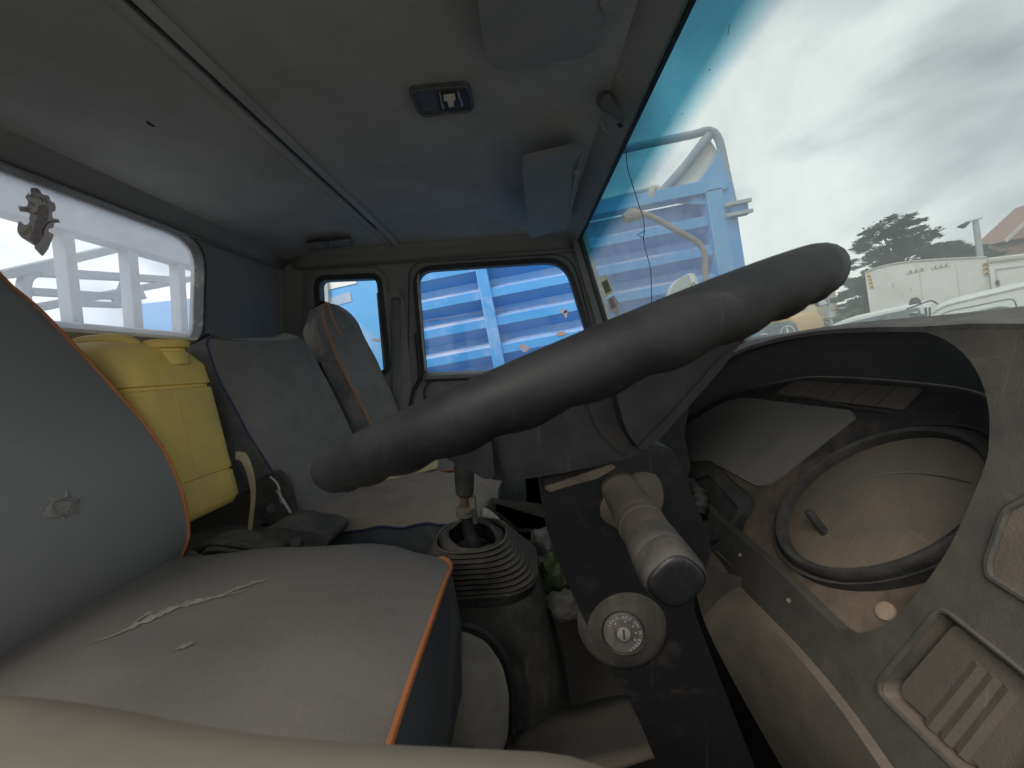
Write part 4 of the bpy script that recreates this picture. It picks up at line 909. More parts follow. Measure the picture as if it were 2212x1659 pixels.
# blank switch panel in its well
bl = O_(BLANK); cB = sum(bl, V())/len(bl)
def gB(k, o): return [cB+(p-cB)*k+ON_*o for p in bl]
mk('switch_well', *loft([gB(1.0, .0), gB(.97, -.006), gB(.94, -.016), gB(.90, -.016), gB(.86, -.013), gB(.83, -.012)], cu=True), M_rust, dash, ang=45)
M_blank = mat('blank_panel', (.085, .08, .073), .75, (.17, .138, .105), .36, .08, 18, .3, 500, sharp=.35, scuff=.2)
sw = mk('switch_blank', *loft([gB(.84, -.014), gB(.835, -.009), gB(.82, -.0075), gB(.4, -.007), gB(.02, -.007)], cu=True, cap=True), M_blank, dash, ang=30)
for k in range(3):
    a = [(2130+34*k, 1440+26*k), (2020+34*k, 1572+30*k)]; tube('ridge', [onfas(x, y, -.0112) for x, y in a], .0062, M_blank, sw, n=8)
tube('well_lip', [p+ON_*.001 for p in bl]+[bl[0]+ON_*.001], .0022, M_dash, dash, n=6)
cv = O_(CAV); cC = sum(cv, V())/len(cv)
mk('cubby', *loft([[cC+(p-cC)*k+ON_*o for p in cv] for k, o in ((1, 0), (.97, -.01), (.93, -.04), (.5, -.05), (.02, -.05))], cu=True, cap=True), M_rust, dash)
tube('cubby_lip', [p+ON_*.001 for p in cv]+[cv[0]+ON_*.001], .0025, M_dash, dash, n=6)
# passenger half of the dashboard
prof = [(.50, .02), (.45, .034), (.42, .036), (.37, .025), (.32, -.05), (.30, -.14), (.31, -.20), (.30, -.24), (.25, -.27), (.25, -.29), (.33, -.31), (.36, -.40), (.44, -.44)]
ys = [.74+1.0*i/16 for i in range(17)]
mk('passenger_side', *loft([[V((x, y, z-.02)) for x, z in prof] for y in ys]), M_dash, dash, ang=40)
mk('lower_shelf', *loft([[at(a, b, y) for a, b in ((1060, 1075), (1180, 1090), (1180, 1120), (1062, 1085))] for y in (1.0, 1.5)], cu=True, cap=True), M_dash, dash)
mk('lower_tray', *loft([[at(a, b, y) for a, b in ((1052, 1092), (1095, 1120), (1115, 1140), (1200, 1145), (1200, 1152), (1110, 1149), (1088, 1130))] for y in (1.0, 1.4)], cu=True, cap=True), M_console, dash)

# ================================================================== ROOF FITTINGS
t = thing('dome_light', 'broken rectangular dome light without its cover on the roof lining', 'dome light', atz(950, 215, .552))
Dz = .5495
dl = [atz(a, b, Dz) for a, b in rp([(879, 193), (1014, 181), (1026, 238), (908, 252)], [18, 16, 14, 16])]
M_dome = mat('dome_plastic', (.085, .092, .105), .6, GREYD, .26, 0, 30)
plate('housing', [dl], (0, 0, .014), M_dome, t, bevel=.003)
cD = sum(dl, V())/len(dl)
ring('rim', [cD+(p-cD)*.90+V((0, 0, -.004)) for p in dl], [p+V((0, 0, -.004)) for p in dl], (0, 0, .008), M_dome, t, bevel=.002)
hp = lambda a, b, o=.0: atz(a, b, Dz-o)
mk('reflector', [hp(944, 202, .002), hp(1012, 196, .002), hp(1018, 234, .002), hp(950, 240, .002)], [(0, 1, 2, 3)], M_seal, t, smooth=False)
plate('switch', [[hp(a, b, .010) for a, b in ((958, 213), (983, 210), (984, 217), (980, 218), (981, 231), (970, 233), (966, 219), (959, 219))]], (0, 0, .008), M_cream, t, smooth=False, bevel=.001)
for a, b in ((948, 204), (988, 202), (952, 222), (993, 216)): box('contact', hp(a, b, .008), hp(a+7, b+7, .001), M_steel, t, bevel=.001)
t = thing('ceiling_vent', 'twin slotted vent grille in the roof lining above the rear side window', 'vent')
for (a0, a1) in ((662, 707), (711, 757)):
    c = [(a0, 527-.10*(a0-662)), (a1, 527-.10*(a1-662)), (a1+5, 540-.10*(a1-662)), (a0+6, 541-.10*(a0-662))]
    zz = .531
    g = plate('grille', [[atz(x, y, zz) for x, y in c]], (0, 0, .012), M_seal, t, smooth=False)
    for k in range(4):
        q = (k+.15)/4; p0 = V(c[0]).lerp(V(c[3]), q); p1 = V(c[1]).lerp(V(c[2]), q)
        bar('slat', atz(p0.x, p0.y, zz-.002), atz(p1.x, p1.y, zz-.002), .010, .004, M_vent, g, bevel=.001)
def visor(name, lab, pts, zs, m, grp='sun visors under the roof'):
    t = thing(name, lab, 'sun visor', V(pts[0]), grp); P = [V(p) for p in pts]
    plate('flap', [P], (0, 0, .016), m, t, bevel=.006, seg=3); return t
# driver's visor, folded up
v1 = [V((x, y, .522-.10*(.17-x)*.0)) for x, y in rp([(-.035, .22), (.15, .22), (.165, .70), (-.025, .73)], [.02, .02, .03, .06])]
t = visor('sun_visor', 'nearer sun visor folded flat against the roof above the steering wheel', v1, 0, M_visor)
lathe('pivot', V((.165, .60, .53)), V((.165, .60, .50)), [(0, .014), (.012, .014), (.016, .010), (.016, 0)], M_trim, t, 18)
vb = [at(1124, 352, .97), at(1168, 333, .955), at(1258, 316, .97)]
p1, p2, p3, p4 = atz(1126, 350, .492), atz(1262, 318, .512), atz(1228, 494, .500), atz(1143, 516, .480)
pl = []
for (u, w) in rp([(0, 0), (1, 0), (1, 1), (0, 1)], [.10, .06, .2, .12]):
    a, b = p1.lerp(p2, u), p4.lerp(p3, u); pl.append(a.lerp(b, w))
t = visor('sun_visor', 'farther pale blue-grey sun visor hanging slightly open over the passenger side', pl, 0, M_visor)
for a, b in ((1246, 372),): lathe('clip', atz(a, b, .500), atz(a, b, .47), [(0, .008), (.012, .007), (.014, 0)], M_trim, t, 14)
tube('hinge_rod', [atz(1258, 330, .512), atz(1246, 372, .504), atz(1232, 440, .507)], .004, M_trim, t, n=8)
for a, b, r_ in ((1340, 163, .009), (1285, 60, .012)): 
    q = atz(a, b, .545); tag(lathe('trim_button', q, q-V((0, 0, 1)), [(0, r_), (.006, r_), (.009, r_*.6), (.009, 0)], M_trim), 'round trim button on the roof edge ' + ('near the windscreen header' if a > 1300 else 'beside the folded sun visor'), 'button')
t = thing('mirror_bracket', 'empty dark mirror bracket stub on the roof edge by the windscreen', 'mirror bracket', atz(1310, 222, .545))
mk('stub', *tubev([atz(1306, 214, .548), atz(1312, 222, .52), atz(1330, 240, .505), atz(1345, 262, .50)], [.018, .017, .010, .005], 14), mat('stub_plastic', (.11, .115, .12), .85, GREYD, .25, 0, 30), t)
lathe('socket', atz(1341, 267, .525), atz(1341, 267, .50), [(0, .008), (.01, .008), (.012, .005), (.012, 0)], M_seal, t, 14)
tube('loop_wire', spl([atz(1298, 262, .53), atz(1305, 280, .525), atz(1319, 287, .525), atz(1330, 277, .525)], 16), .0012, M_steel, t, n=5)
wp = [onp(a, b, HT+wn*(.012 if wn.x < 0 else -.012), wn) for a, b in ((1345, 275), (1352, 320), (1355, 360), (1366, 398), (1379, 440), (1389, 470), (1392, 500), (1390, 515), (1396, 545), (1405, 580), (1407, 620), (1408, 670), (1408, 720))]
t = thing('hanging_wire', 'thin kinked wire hanging from the mirror bracket in front of the windscreen', 'wire', wp[-1])
tube('strand', spl(wp, 80), .0011, M_wire, t, n=6)
tube('twist', [wp[6], onp(1386, 506, HT-wn*.0, wn)+V((-.012, 0, 0)), wp[7]], .0010, M_wire, t, n=5)
# papers stuck on the windscreen
wsn = wn if wn.x < 0 else -wn
def wspap(name, lab, px, m, parts):
    t = thing(name, lab, 'sticker', onp(*px[0], HT+wsn*.004, wsn), 'stickers on the windscreen')
    sheet('paper', [onp(a, b, HT+wsn*.004, wsn) for a, b in px], m, t)
    for q, mm in parts: sheet('print', [onp(a, b, HT+wsn*.0055, wsn) for a, b in q], mm, t)
wspap('windscreen_sticker', 'upper yellowish rectangular sticker with a dark block by the windscreen pillar', [(1294, 602), (1308, 592), (1317, 611), (1325, 630), (1318, 637), (1308, 642), (1300, 622)], thin(mat('aged_paper', (.56, .54, .40), .9, (.42, .40, .31), .4, 0, 60)), [([(1299, 611), (1311, 603), (1321, 628), (1309, 635)], thin(mat('dark_print', (.26, .25, .21), .8)))])
wspap('windscreen_sticker', 'lower torn grey sticker remains by the windscreen pillar', [(1311, 646), (1318, 642), (1325, 637), (1331, 645), (1335, 652), (1334, 661), (1339, 674), (1333, 684), (1326, 676), (1320, 672), (1315, 664)], thin(mat('torn_paper', (.46, .42, .40), .85, (.30, .27, .26), .45, 0, 70)), [([(1314, 648), (1324, 642), (1331, 664), (1322, 668)], M_inkpink)])

# driver door: padded armrest right below the lens
t = thing('driver_door', 'blurred dusty beige padded door top in the foreground', 'door', (-.1, .03, -.3))
sil = [(-700, 1420), (-300, 1462), (0, 1498), (160, 1512), (300, 1524), (430, 1548), (600, 1572), (800, 1588), (1000, 1598), (1250, 1610), (1450, 1620), (1540, 1630), (1600, 1642)]
rows = []
sp_ = spl([at(a, b, .112) for a, b in sil], 40)
for i, p in enumerate(sp_):
    e = 1 if i < 33 else max(.04, math.sqrt(max(0, 1-((i-32)/7.2)**2)))
    lump = .004*math.exp(-((i-14)/3.0)**2); sec = []
    for k in range(28):
        a = 2*math.pi*k/28; c_, s1 = math.cos(a), math.sin(a); pw = 1/((abs(c_)**9+abs(s1)**9)**(1/9))
        yy, zz = c_*pw*.058, s1*pw*.034
        sec.append(V((p.x, .052+yy*e, p.z+.0075-.034+(zz+lump*max(0, s1))*e-.010*max(0, -c_)*max(0, s1))))
    rows.append(sec)
mk('armrest', *loft(rows, cu=True, cap=True), M_sill, t)
box('panel', (-.75, -.045, -.80), (.34, .012, -.155), M_trim, t, bevel=.01)

# ================================================================== OUTSIDE, STILL PART OF THIS TRUCK
t = thing('door_mirror', 'tan mirror arm with a pale round mirror outside the windscreen', 'mirror', at(1500, 600, 1.95))
tube('arm', spl([at(a, b, 1.95) for a, b in ((1352, 470), (1378, 462), (1404, 466), (1440, 486), (1500, 519), (1516, 534), (1523, 556), (1524, 600), (1526, 680))], 40), .0135, mat('rusty_arm_paint', (.22, .175, .145), .8, (.30, .27, .24), .45, 0, 20), t, n=12)
mk('arm_joint', *tubev([at(1349, 474, 1.95), at(1362, 464, 1.95), at(1384, 463, 1.95)], [.024, .034, .022], 12), MATS['rusty_arm_paint'], t)
mh = rp([(1444, 700), (1446, 630), (1462, 604), (1488, 590), (1500, 590), (1508, 606), (1512, 640), (1500, 700)], [5, 14, 16, 8, 6, 8, 8, 5])
plate('housing', [[at(a, b, 1.98) for a, b in mh]], (0, .05, 0), M_white, t, bevel=.012, seg=3)
plate('mirror_glass', [[at(1476+(a-1476)*.88-3, 650+(b-650)*.94, 1.975) for a, b in mh]], (0, .004, 0), mat('mirror_face', (.42, .47, .44), .25, (.5, .5, .46), .4, 0, 20, spec=.6), t)
plate('edge_sticker', [[at(a, b, 1.972) for a, b in ((1489, 595), (1497, 596), (1503, 612), (1505, 628), (1500, 640), (1495, 625))]], (0, -.002, 0), mat('white_sticker', (.8, .8, .76), .6), t, smooth=False)
text('lettering', '0', .045, at(1498, 617, 1.968), V((1, 0, -.05)), V((0, 0, 1)), M_ink, t, .0004)
# cargo cage behind the cab
XC = -1.42
t = thing('cargo_cage', 'blue-grey steel cargo cage of posts and rails behind the rear window', 'cargo cage', V((XC, .9, -.9)))
cg = lambda a, b, x=XC: atx(a, b, x)
def cbar(nm, a, b, w, x=XC, m=M_cage): bar(nm, atx(*a, x), atx(*b, x), w, .045, m, t, bevel=.004, upv=(1, 0, 0))
hb = [cg(0, 352), cg(440, 520), cg(440, 582), cg(0, 446)]
v, f = barv(V((XC, .05, (hb[0].z+hb[3].z)/2)), V((XC, 2.1, (hb[1].z+hb[2].z)/2)), .17, .06, (1, 0, 0)); mk('header_beam', v, f, M_cage, t, bevel=.008)
for a, b, w in (((131, 470), (158, 706), .030), ((274, 520), (291, 730), .034), ((381, 555), (391, 735), .032)): cbar('post', a, b, w)
XD = -1.9
for a, b, w in (((10, 593), (270, 532), .034), ((80, 588), (390, 606), .036), ((62, 630), (255, 641), .030), ((83, 664), (440, 597), .030), ((150, 655), (262, 660), .025)): cbar('rail', a, b, w, XD)
tube('arch', spl([cg(a, b, XD) for a, b in ((52, 660), (51, 622), (57, 600), (76, 588), (110, 585))], 20), .021, M_cage, t, n=8)
plate('gusset', [[cg(a, b, XD+.02) for a, b in ((264, 604), (300, 608), (318, 645), (240, 662))]], (-.01, 0, 0), M_cage, t)
struct(box('truck_bed', (-4.5, -.15, -1.25), (-1.25, 1.9, -1.05), M_cage)); struct(box('unseen_cab_body', (-1.2, -.12, -1.45), (.75, 1.86, -.90), M_bluedark))  # dark box under the cab floor is unseen, added to shade the gap alongside
le = [V((-1.16, y, z)) for y, z in ((.05, -.02), (1.85, -.02))]
z1 = atx(270, 716, -1.20).z
tag(box('cab_back_ledge', (-1.34, .02, z1-.10), (-1.11, 1.86, z1), M_white), 'white painted ledge outside below the rear window', 'ledge')

# ================================================================== OUTSIDE: LEVEL WORLD
FRAME = OUT
gs = 60
rows = [[V((-700+1400*i/gs, -700+1400*j/gs, 0)) for j in range(gs+1)] for i in range(gs+1)]
struct(mk('ground', *loft(rows), M_ground))
# ---- blue lorry alongside
YB = 2.72
B = lambda a, b, y=YB: wat(a, b, y)
t = thing('blue_lorry', 'bright blue lorry with corrugated cargo sides parked alongside the cab', 'lorry', B(1060, 900)*V((1, 1, 0)) if False else V((B(1060, 900).x, YB, 0)))
PER = 61*YB/FPX*1.0
xL, xP0, xP1, xR = B(893, 700).x, B(1049, 700).x, B(1074, 700).x, B(1540, 520).x
ztop = B(1500, 425).z
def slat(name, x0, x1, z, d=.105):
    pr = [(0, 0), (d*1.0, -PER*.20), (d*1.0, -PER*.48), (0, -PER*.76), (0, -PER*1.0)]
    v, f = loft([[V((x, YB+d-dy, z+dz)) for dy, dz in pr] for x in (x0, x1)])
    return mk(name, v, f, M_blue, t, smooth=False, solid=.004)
z0 = B(1060, 612).z                               # top of a light facet in the door window
ks = range(-4, 10)
made = {}
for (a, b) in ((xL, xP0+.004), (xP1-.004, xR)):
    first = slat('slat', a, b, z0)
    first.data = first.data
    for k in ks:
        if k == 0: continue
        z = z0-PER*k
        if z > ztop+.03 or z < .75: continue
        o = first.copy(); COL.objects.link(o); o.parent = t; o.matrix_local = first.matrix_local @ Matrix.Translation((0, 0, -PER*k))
zlow = .75
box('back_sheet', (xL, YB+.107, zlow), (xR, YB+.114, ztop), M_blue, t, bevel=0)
plate('pale_sheet', [[wat(a, b, YB+.06) for a, b in ((1418, 440), (1480, 362), (1530, 296), (1552, 330), (1584, 440))]], (0, .004, 0), M_white, t, smooth=False)
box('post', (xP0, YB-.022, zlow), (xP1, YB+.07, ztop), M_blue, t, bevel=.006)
box('corner_post', (xR-.01, YB-.03, zlow), (xR+.10, YB+.10, ztop+.02), M_blue2, t, bevel=.006)
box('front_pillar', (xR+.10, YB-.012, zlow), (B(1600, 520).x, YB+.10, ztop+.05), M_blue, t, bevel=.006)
box('top_rail', (xL, YB-.03, ztop), (xR+.14, YB+.08, ztop+.085), M_blue2, t, bevel=.006)
box('floor_beam', (xL-1.2, YB-.01, zlow-.16), (B(1605, 520).x, YB+2.2, zlow), M_bluedark, t, bevel=.01)
box('far_side', (xL-.9, YB+2.1, zlow), (B(1605, 520).x, YB+2.16, ztop), M_bluedark, t)
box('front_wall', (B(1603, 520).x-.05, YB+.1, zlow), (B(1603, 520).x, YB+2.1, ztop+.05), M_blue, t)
fr = lambda a, b, y=YB+.03: wat(a, b, y)
tube('roof_hoop', spl([fr(a, b) for a, b in ((1300, 333), (1400, 311), (1500, 290), (1528, 282), (1546, 290), (1556, 312), (1566, 360), (1584, 445))], 36), .026, mat('dull_blue_tube', (.16, .24, .36), .6, (.35, .38, .42), .45, .1, 8), t, n=10)
tube('brace', [fr(1532, 292), fr(1480, 360), fr(1412, 436)], .032, MATS['dull_blue_tube'], t, n=10)
tube('cross_rail', [fr(1250, 446), fr(1320, 432), fr(1420, 406)], .020, MATS['dull_blue_tube'], t, n=8)
plate('gusset', [[fr(a, b, YB) for a, b in ((1505, 400), (1540, 350), (1556, 318), (1590, 445), (1490, 440))]], (0, .02, 0), M_blue2, t, bevel=.003)
for k in range(4): tube('rope_loop', spl([fr(1408+4*k, 402, YB-.01), fr(1401+3*k, 415, YB-.03), fr(1405+5*k, 436, YB-.02), fr(1416+2*k, 424, YB-.02), fr(1412+4*k, 400, YB)], 16), .0045, M_cream, t, n=5)
hz = B(1590, 455)
hg = box('hinge', (hz.x-.06, YB-.05, hz.z-.05), (hz.x+.055, YB-.012, hz.z+.05), M_bluedark, t, bevel=.004)
for dz in (-.035, .035): box('hinge_leaf', (hz.x-.10, YB-.065, hz.z+dz-.012), (hz.x+.075, YB-.045, hz.z+dz+.012), M_pole, t, bevel=.002)
# rust spots and a scratch on the slats
for (a, b, w, h) in ((1218, 672, 9, 5), (1212, 721, 12, 5), (1132, 752, 10, 7), (1222, 677, 4, 8)):
    n_ = 14; pts = []
    for k in range(n_):
        an = k*2*math.pi/n_; q = 1+.6*noise.noise(V((math.cos(an)*1.5, math.sin(an)*1.5, a*.1))); pts.append(wat(a+w*q*math.cos(an), b+h*q*math.sin(an), YB-.006))
    plate('rust_patch', [pts], (0, .003, 0), M_rustp, t, smooth=False)
tube('scratch', [wat(905, 694, YB-.004), wat(1060, 672, YB-.004), wat(1264, 646, YB-.004)], .0016, M_rustp, t, n=4)
# smooth blue section behind
xs0, xs1 = B(420, 640).x-.5, xL
zq = B(720, 606).z; zq0 = B(450, 618).z-.02
pts = [V((xs0, YB, zlow)), V((xs1-.02, YB, zlow)), V((xs1-.02, YB, zq+.06)), V((B(700, 605).x, YB, zq)), V((xs0, YB, zq0))]
sp2 = plate('smooth_panel', [pts], (0, .06, 0), M_blue2, t, bevel=.006)
bar('panel_rib', B(704, 590, YB-.01), B(712, 840, YB-.01), .035, .03, M_pole, t, upv=(0, 1, 0))
plate('grey_plate', [[wat(a, b, YB-.004) for a, b in ((708, 645), (757, 630), (760, 651), (712, 664))]], (0, .002, 0), mat('faded_grey_paint', (.30, .40, .58), .6, (.4, .45, .5), .4), t)
plate('white_plate', [[wat(a, b, YB-.006) for a, b in ((690, 604), (770, 603), (770, 612), (690, 630))]], (0, .003, 0), M_white, t)
for (a, b, w, h) in ((815, 733, 12, 3), (826, 737, 5, 6)):
    pts = [wat(a+w*math.cos(k*.6)*(1+.4*noise.noise(V((k, a, 0)))), b+h*math.sin(k*.6)*(1+.4*noise.noise(V((k, 3, b)))), YB-.004) for k in range(10)]
    plate('rust_patch', [pts], (0, .002, 0), M_rustp, t, smooth=False)
for x in (xL-.6, xP0+.2, xR-.3):
    lathe('wheel', V((x, YB+.12, .48)), V((x, YB+.42, .48)), [(0, .0), (0, .30), (.02, .46), (.04, .48), (.26, .48), (.28, .46), (.3, 0)], M_dkpl, t, 28)

# ---- vehicles drawn up across the yard, turned half towards the cab
NV = V((-.74, -.67, 0)).normalized(); AW = -NV
def face(px, py, y0):
    P0 = wat(px, py, y0)
    def W(a, b, d=0):
        """point on the vehicle's near face; d metres in front (negative) or behind"""
        r = CAB.to_3x3() @ ray(a, b); e = V((0, 0, EYE)); q = P0+AW*d; return e+r*((q-e).dot(NV)/r.dot(NV))
    return W
def ground_at(p, z=0): return V((p.x, p.y, z))
def vehicle(t, W, roof, depth, m, zf=.35, bev=.05):
    """body dropped from its roofline to the sill"""
    pts = [W(a, b) for a, b in roof]; return plate('body', [pts+[ground_at(pts[-1], zf), ground_at(pts[0], zf)]], AW*depth, m, t, bevel=bev, seg=3)
def wheels(t, W, pxs, py, r, w=.22):
    for px in pxs:
        c = ground_at(W(px, py), r); wh = lathe('wheel', c+NV*.03, c+AW, [(0, 0), (0, r*.62), (.03, r), (w-.03, r), (w, r*.6), (w, 0)], M_dkpl, t, 26); lathe('rim', c+NV*.045, c+AW, [(0, 0), (0, r*.5), (.02, r*.58), (.03, 0)], M_pole, wh, 20)

# white box lorry with chevron tapes
W = face(2000, 600, 15.5)
t = thing('box_lorry', 'white box lorry with a bowed roofline and chevron reflective tapes', 'box lorry', ground_at(W(2000, 640)))
top = spl([W(a, b) for a, b in ((1868, 590), (1900, 577), (1960, 566), (2040, 560), (2132, 556))], 20)
plate('box_body', [top+[ground_at(top[-1], .95), ground_at(top[0], .95)]], AW*2.4, M_white, t, bevel=.02)
tube('roof_trim', [p+NV*.02+V((0, 0, .01)) for p in top], .030, M_fascia, t, n=6)
q1, q2 = W(2134, 557, -.25), W(2330, 534, -.25)
plate('side_box', [[q1, q2, ground_at(q2, .95), ground_at(q1, .95)]], AW*2.3, M_white, t, bevel=.02)
bar('side_rail', W(2134, 563, -.30), W(2330, 540, -.30), .08, .10, M_fascia, t)
dq = [W(a, b, -.27) for a, b in ((2152, 582), (2310, 562), (2318, 660), (2162, 650))]; dc = sum(dq, V())/4
ring('hatch', dq, [dc+(p-dc)*1.03 for p in dq], NV*.03, M_pole, t)
for k in range(2): plate('hatch_hinge', [[W(a, b+22*k, -.28) for a, b in ((2150, 606), (2158, 605), (2160, 616), (2152, 617))]], NV*.04, M_dkpl, t, bevel=.005)
bar('hatch_bar', W(2160, 634, -.29), W(2188, 629, -.29), .02, .03, M_dkpl, t)
TP = mat('pale_tape', (.70, .62, .52), .5)
def tape(pts, m, shapes, seg):
    tp = plate('tape', [[W(a, b, -.02) for a, b in pts]], NV*.012, m, t, smooth=False)
    for q in shapes: plate('chevron', [[W(a, b, -.036) for a, b in q]], NV*.008, M_dkpl, tp, smooth=False)
def vchev(cx_, cy_, s, n, st): return [[(cx_+st[0]*k+a*s, cy_+st[1]*k+b*s-.12*a*s) for a, b in ((-1, .5), (0, -.5), (1, .5), (1, 1.1), (0, .2), (-1, 1.1))] for k in range(n)]
def hchev(cx_, cy_, s, n, st, d): return [[(cx_+st[0]*k+d*a*s, cy_+st[1]*k+b*s-.2*d*a*s) for a, b in ((-.5, -1), (.5, 0), (-.5, 1), (-1.1, 1), (-.2, 0), (-1.1, -1))] for k in range(n)]
tape([(1872, 593), (1880, 591), (1889, 622), (1881, 624)], M_chevy, vchev(1877.5, 596, 3.3, 4, (1.9, 7.6)), 4)
tape([(2121, 567), (2133, 566), (2138, 595), (2126, 597)], M_chevy, vchev(2128, 570.5, 5, 3, (1.3, 10)), 3)
tape([(1956, 587), (1998, 577), (1999, 583), (1957, 593)], TP, hchev(1968, 587, 3.2, 3, (12, -2.7), 1), 3)
tape([(2011, 576), (2051, 568), (2052, 574), (2012, 582)], TP, hchev(2020, 577, 3.2, 3, (11.5, -2.2), -1), 3)
for a in (1985, 2066): bar('panel_seam', W(a, 577, -.005), W(a+12, 680, -.005), .02, .012, M_fascia, t, bevel=0, upv=NV)
for a, b in ((1927, 612), (1946, 636), (1966, 622)): plate('scuff', [[W(a+dx, b+dy, -.006) for dx, dy in ((0, 0), (2, .5), (4, 7), (2.5, 9), (1.2, 6))]], NV*.002, M_pole, t, smooth=False)
wheels(t, W, (1905, 2090), 640, .5, .3)

# white van nearest the dash
W = face(2120, 650, 6.4)
t = thing('white_van', 'white van with its side window and door outline right behind the dashboard', 'van', ground_at(W(2130, 690)))
vehicle(t, W, [(1996, 780), (2006, 692), (2014, 674), (2030, 661), (2060, 650), (2212, 614), (2330, 590), (2420, 620), (2500, 800)], 1.7, M_white2)
tube('roof_gutter', spl([W(a, b, -.01) for a, b in ((2016, 676), (2032, 665), (2062, 655), (2212, 620), (2330, 596))], 24), .012, M_fascia, t, n=5)
tube('door_line', spl([W(a, b, -.004) for a, b in ((2018, 730), (2024, 690), (2034, 680), (2055, 671), (2110, 660), (2180, 646), (2192, 652), (2200, 680), (2206, 730))], 40), .007, M_dkpl, t, n=5)
wv = rp([(2026, 740), (2030, 702), (2042, 691), (2100, 675), (2160, 663), (2181, 664), (2188, 690), (2192, 740)], [4, 8, 10, 10, 8, 8, 8, 4])
wg = plate('window', [[W(a, b, -.012) for a, b in wv]], AW*.01, M_glassd, t)
ring('window_frame', [W(a, b, -.016) for a, b in wv], [W(a, b, -.016) for a, b in offs(wv, 2.5)], AW*.015, M_pole, t)
M_see = mat('bright_glass', (.42, .47, .46), .25, (.36, .40, .39), .4, 0, 3)
plate('front_pane', [[W(a, b, -.018) for a, b in rp([(2052, 740), (2058, 696), (2108, 684), (2102, 740)], 4)]], AW*.004, M_see, wg)
plate('rear_pane', [[W(a, b, -.018) for a, b in rp([(2128, 740), (2136, 692), (2158, 680), (2178, 674), (2183, 740)], 8)]], AW*.004, M_see, wg)
lathe('inside_mirror', W(2078, 689, -.03), W(2078, 689, -.3), [(0, 0), (0, .06), (.02, .05), (.02, 0)], M_glassd, wg, 16); bar('mirror_stem', W(2080, 690, -.03), W(2084, 720, -.03), .03, .02, M_glassd, wg, upv=NV)
plate('headrest', [[W(a, b, -.022) for a, b in rp([(2168, 704), (2186, 694), (2192, 740), (2174, 740)], 5)]], AW*.006, M_dkpl, wg)
plate('wing_mirror', [[W(a, b, -.12) for a, b in rp([(1968, 676), (1998, 679), (2006, 690), (1998, 700), (1978, 693), (1962, 679)], 5)]], AW*.10, M_dkpl, t, bevel=.02)
tube('mirror_hoop', spl([W(a, b, -.1) for a, b in ((1958, 668), (1980, 660), (2004, 651), (2014, 650), (2026, 657))], 20), .012, M_dkpl, t, n=6)
wheels(t, W, (2060, 2380), 700, .33)

# low white pickup beside it
W = face(1900, 690, 7.4)
t = thing('white_pickup', 'low white vehicle roof with a beacon and pale papers behind its glass', 'pickup', ground_at(W(1900, 700)))
vehicle(t, W, [(1788, 780), (1797, 708), (1803, 699), (1820, 692), (1900, 674), (1975, 658), (1994, 656), (2003, 664), (2010, 780)], 1.6, M_white2, bev=.03)
ws_ = rp([(1796, 780), (1804, 708), (1814, 701), (1900, 681), (1982, 664), (1988, 668), (1994, 780)], [4, 6, 8, 10, 6, 6, 4])
wg = plate('window', [[W(a, b, -.012) for a, b in ws_]], AW*.012, mat('grey_glass', (.12, .15, .165), .15, (.22, .245, .255), .4, 0, 3, spec=.6), t)
tube('wiper', spl([W(a, b, -.03) for a, b in ((1891, 720), (1892, 704), (1898, 692), (1912, 684))], 12), .009, M_dkpl, wg, n=6)
MP = mat('mint_paper', (.45, .72, .68), .7)
plate('pale_paper', [[W(a, b, -.018) for a, b in ((1964, 676), (1982, 672), (1982, 681), (1964, 684))]], AW*.004, MP, wg, smooth=False)
plate('pale_paper', [[W(a, b, -.018) for a, b in ((1966, 690), (1984, 686), (1987, 697), (1970, 697))]], AW*.004, MP, wg, smooth=False)
b0 = W(1977, 657, .3); lathe('beacon', b0-V((0, 0, .03)), b0+V((0, 0, 1)), [(0, .085), (.05, .08), (.10, .07), (.14, .045), (.155, 0)], M_dkpl, t, 18)
for a in (2000, 2008): bar('door_pillar', W(a, 664, -.01), W(a+4, 780, -.01), .03, .02, M_dkpl, t, upv=NV)
tube('mirror_wire', spl([W(a, b, -.15) for a, b in ((1704, 698), (1760, 696), (1778, 694), (1792, 700), (1796, 720))], 16), .007, M_pole, t, n=5)
wheels(t, W, (1830, 1970), 720, .34)

# ochre-roofed minibus with star emblems on its windscreen
W = face(1690, 710, 8.6)
t = thing('minibus', 'ochre-roofed minibus with two white star emblems on its windscreen', 'minibus', ground_at(W(1690, 730)))
vehicle(t, W, [(1612, 800), (1622, 712), (1636, 698), (1660, 690), (1696, 684), (1714, 687), (1724, 697), (1730, 714), (1732, 800)], 2.2, M_ochre)
wm = rp([(1616, 800), (1627, 712), (1648, 701), (1706, 692), (1718, 698), (1726, 716), (1729, 800)], [4, 10, 12, 12, 8, 8, 4])
wg = plate('windscreen', [[W(a, b, -.012) for a, b in wm]], AW*.012, MATS['grey_glass'], t)
plate('roof_lamp', [[W(a, b, -.012) for a, b in ((1668, 689), (1678, 687), (1682, 693), (1671, 695))]], AW*.02, mat('red_lamp', (.45, .16, .09), .5), t); plate('roof_stripe', [[W(a, b, -.012) for a, b in ((1662, 690), (1665, 689), (1669, 695), (1666, 696))]], AW*.02, M_white, t)
M_em = mat('white_emblem', (.85, .85, .82), .4)
def emblem(cx_, cy_, rx, ry):
    P_ = [W(cx_+rx*math.cos(k*2*math.pi/40), cy_+ry*math.sin(k*2*math.pi/40), -.03) for k in range(41)]
    v, f = join(tubev(P_, .008, 6), *[tubev([W(cx_, cy_, -.03), W(cx_+rx*.97*math.cos(R(a)), cy_+ry*.97*math.sin(R(a)), -.03)], [.016, .005], 6) for a in (-100, 20, 140)])
    return mk('star_emblem', v, f, M_em, wg)
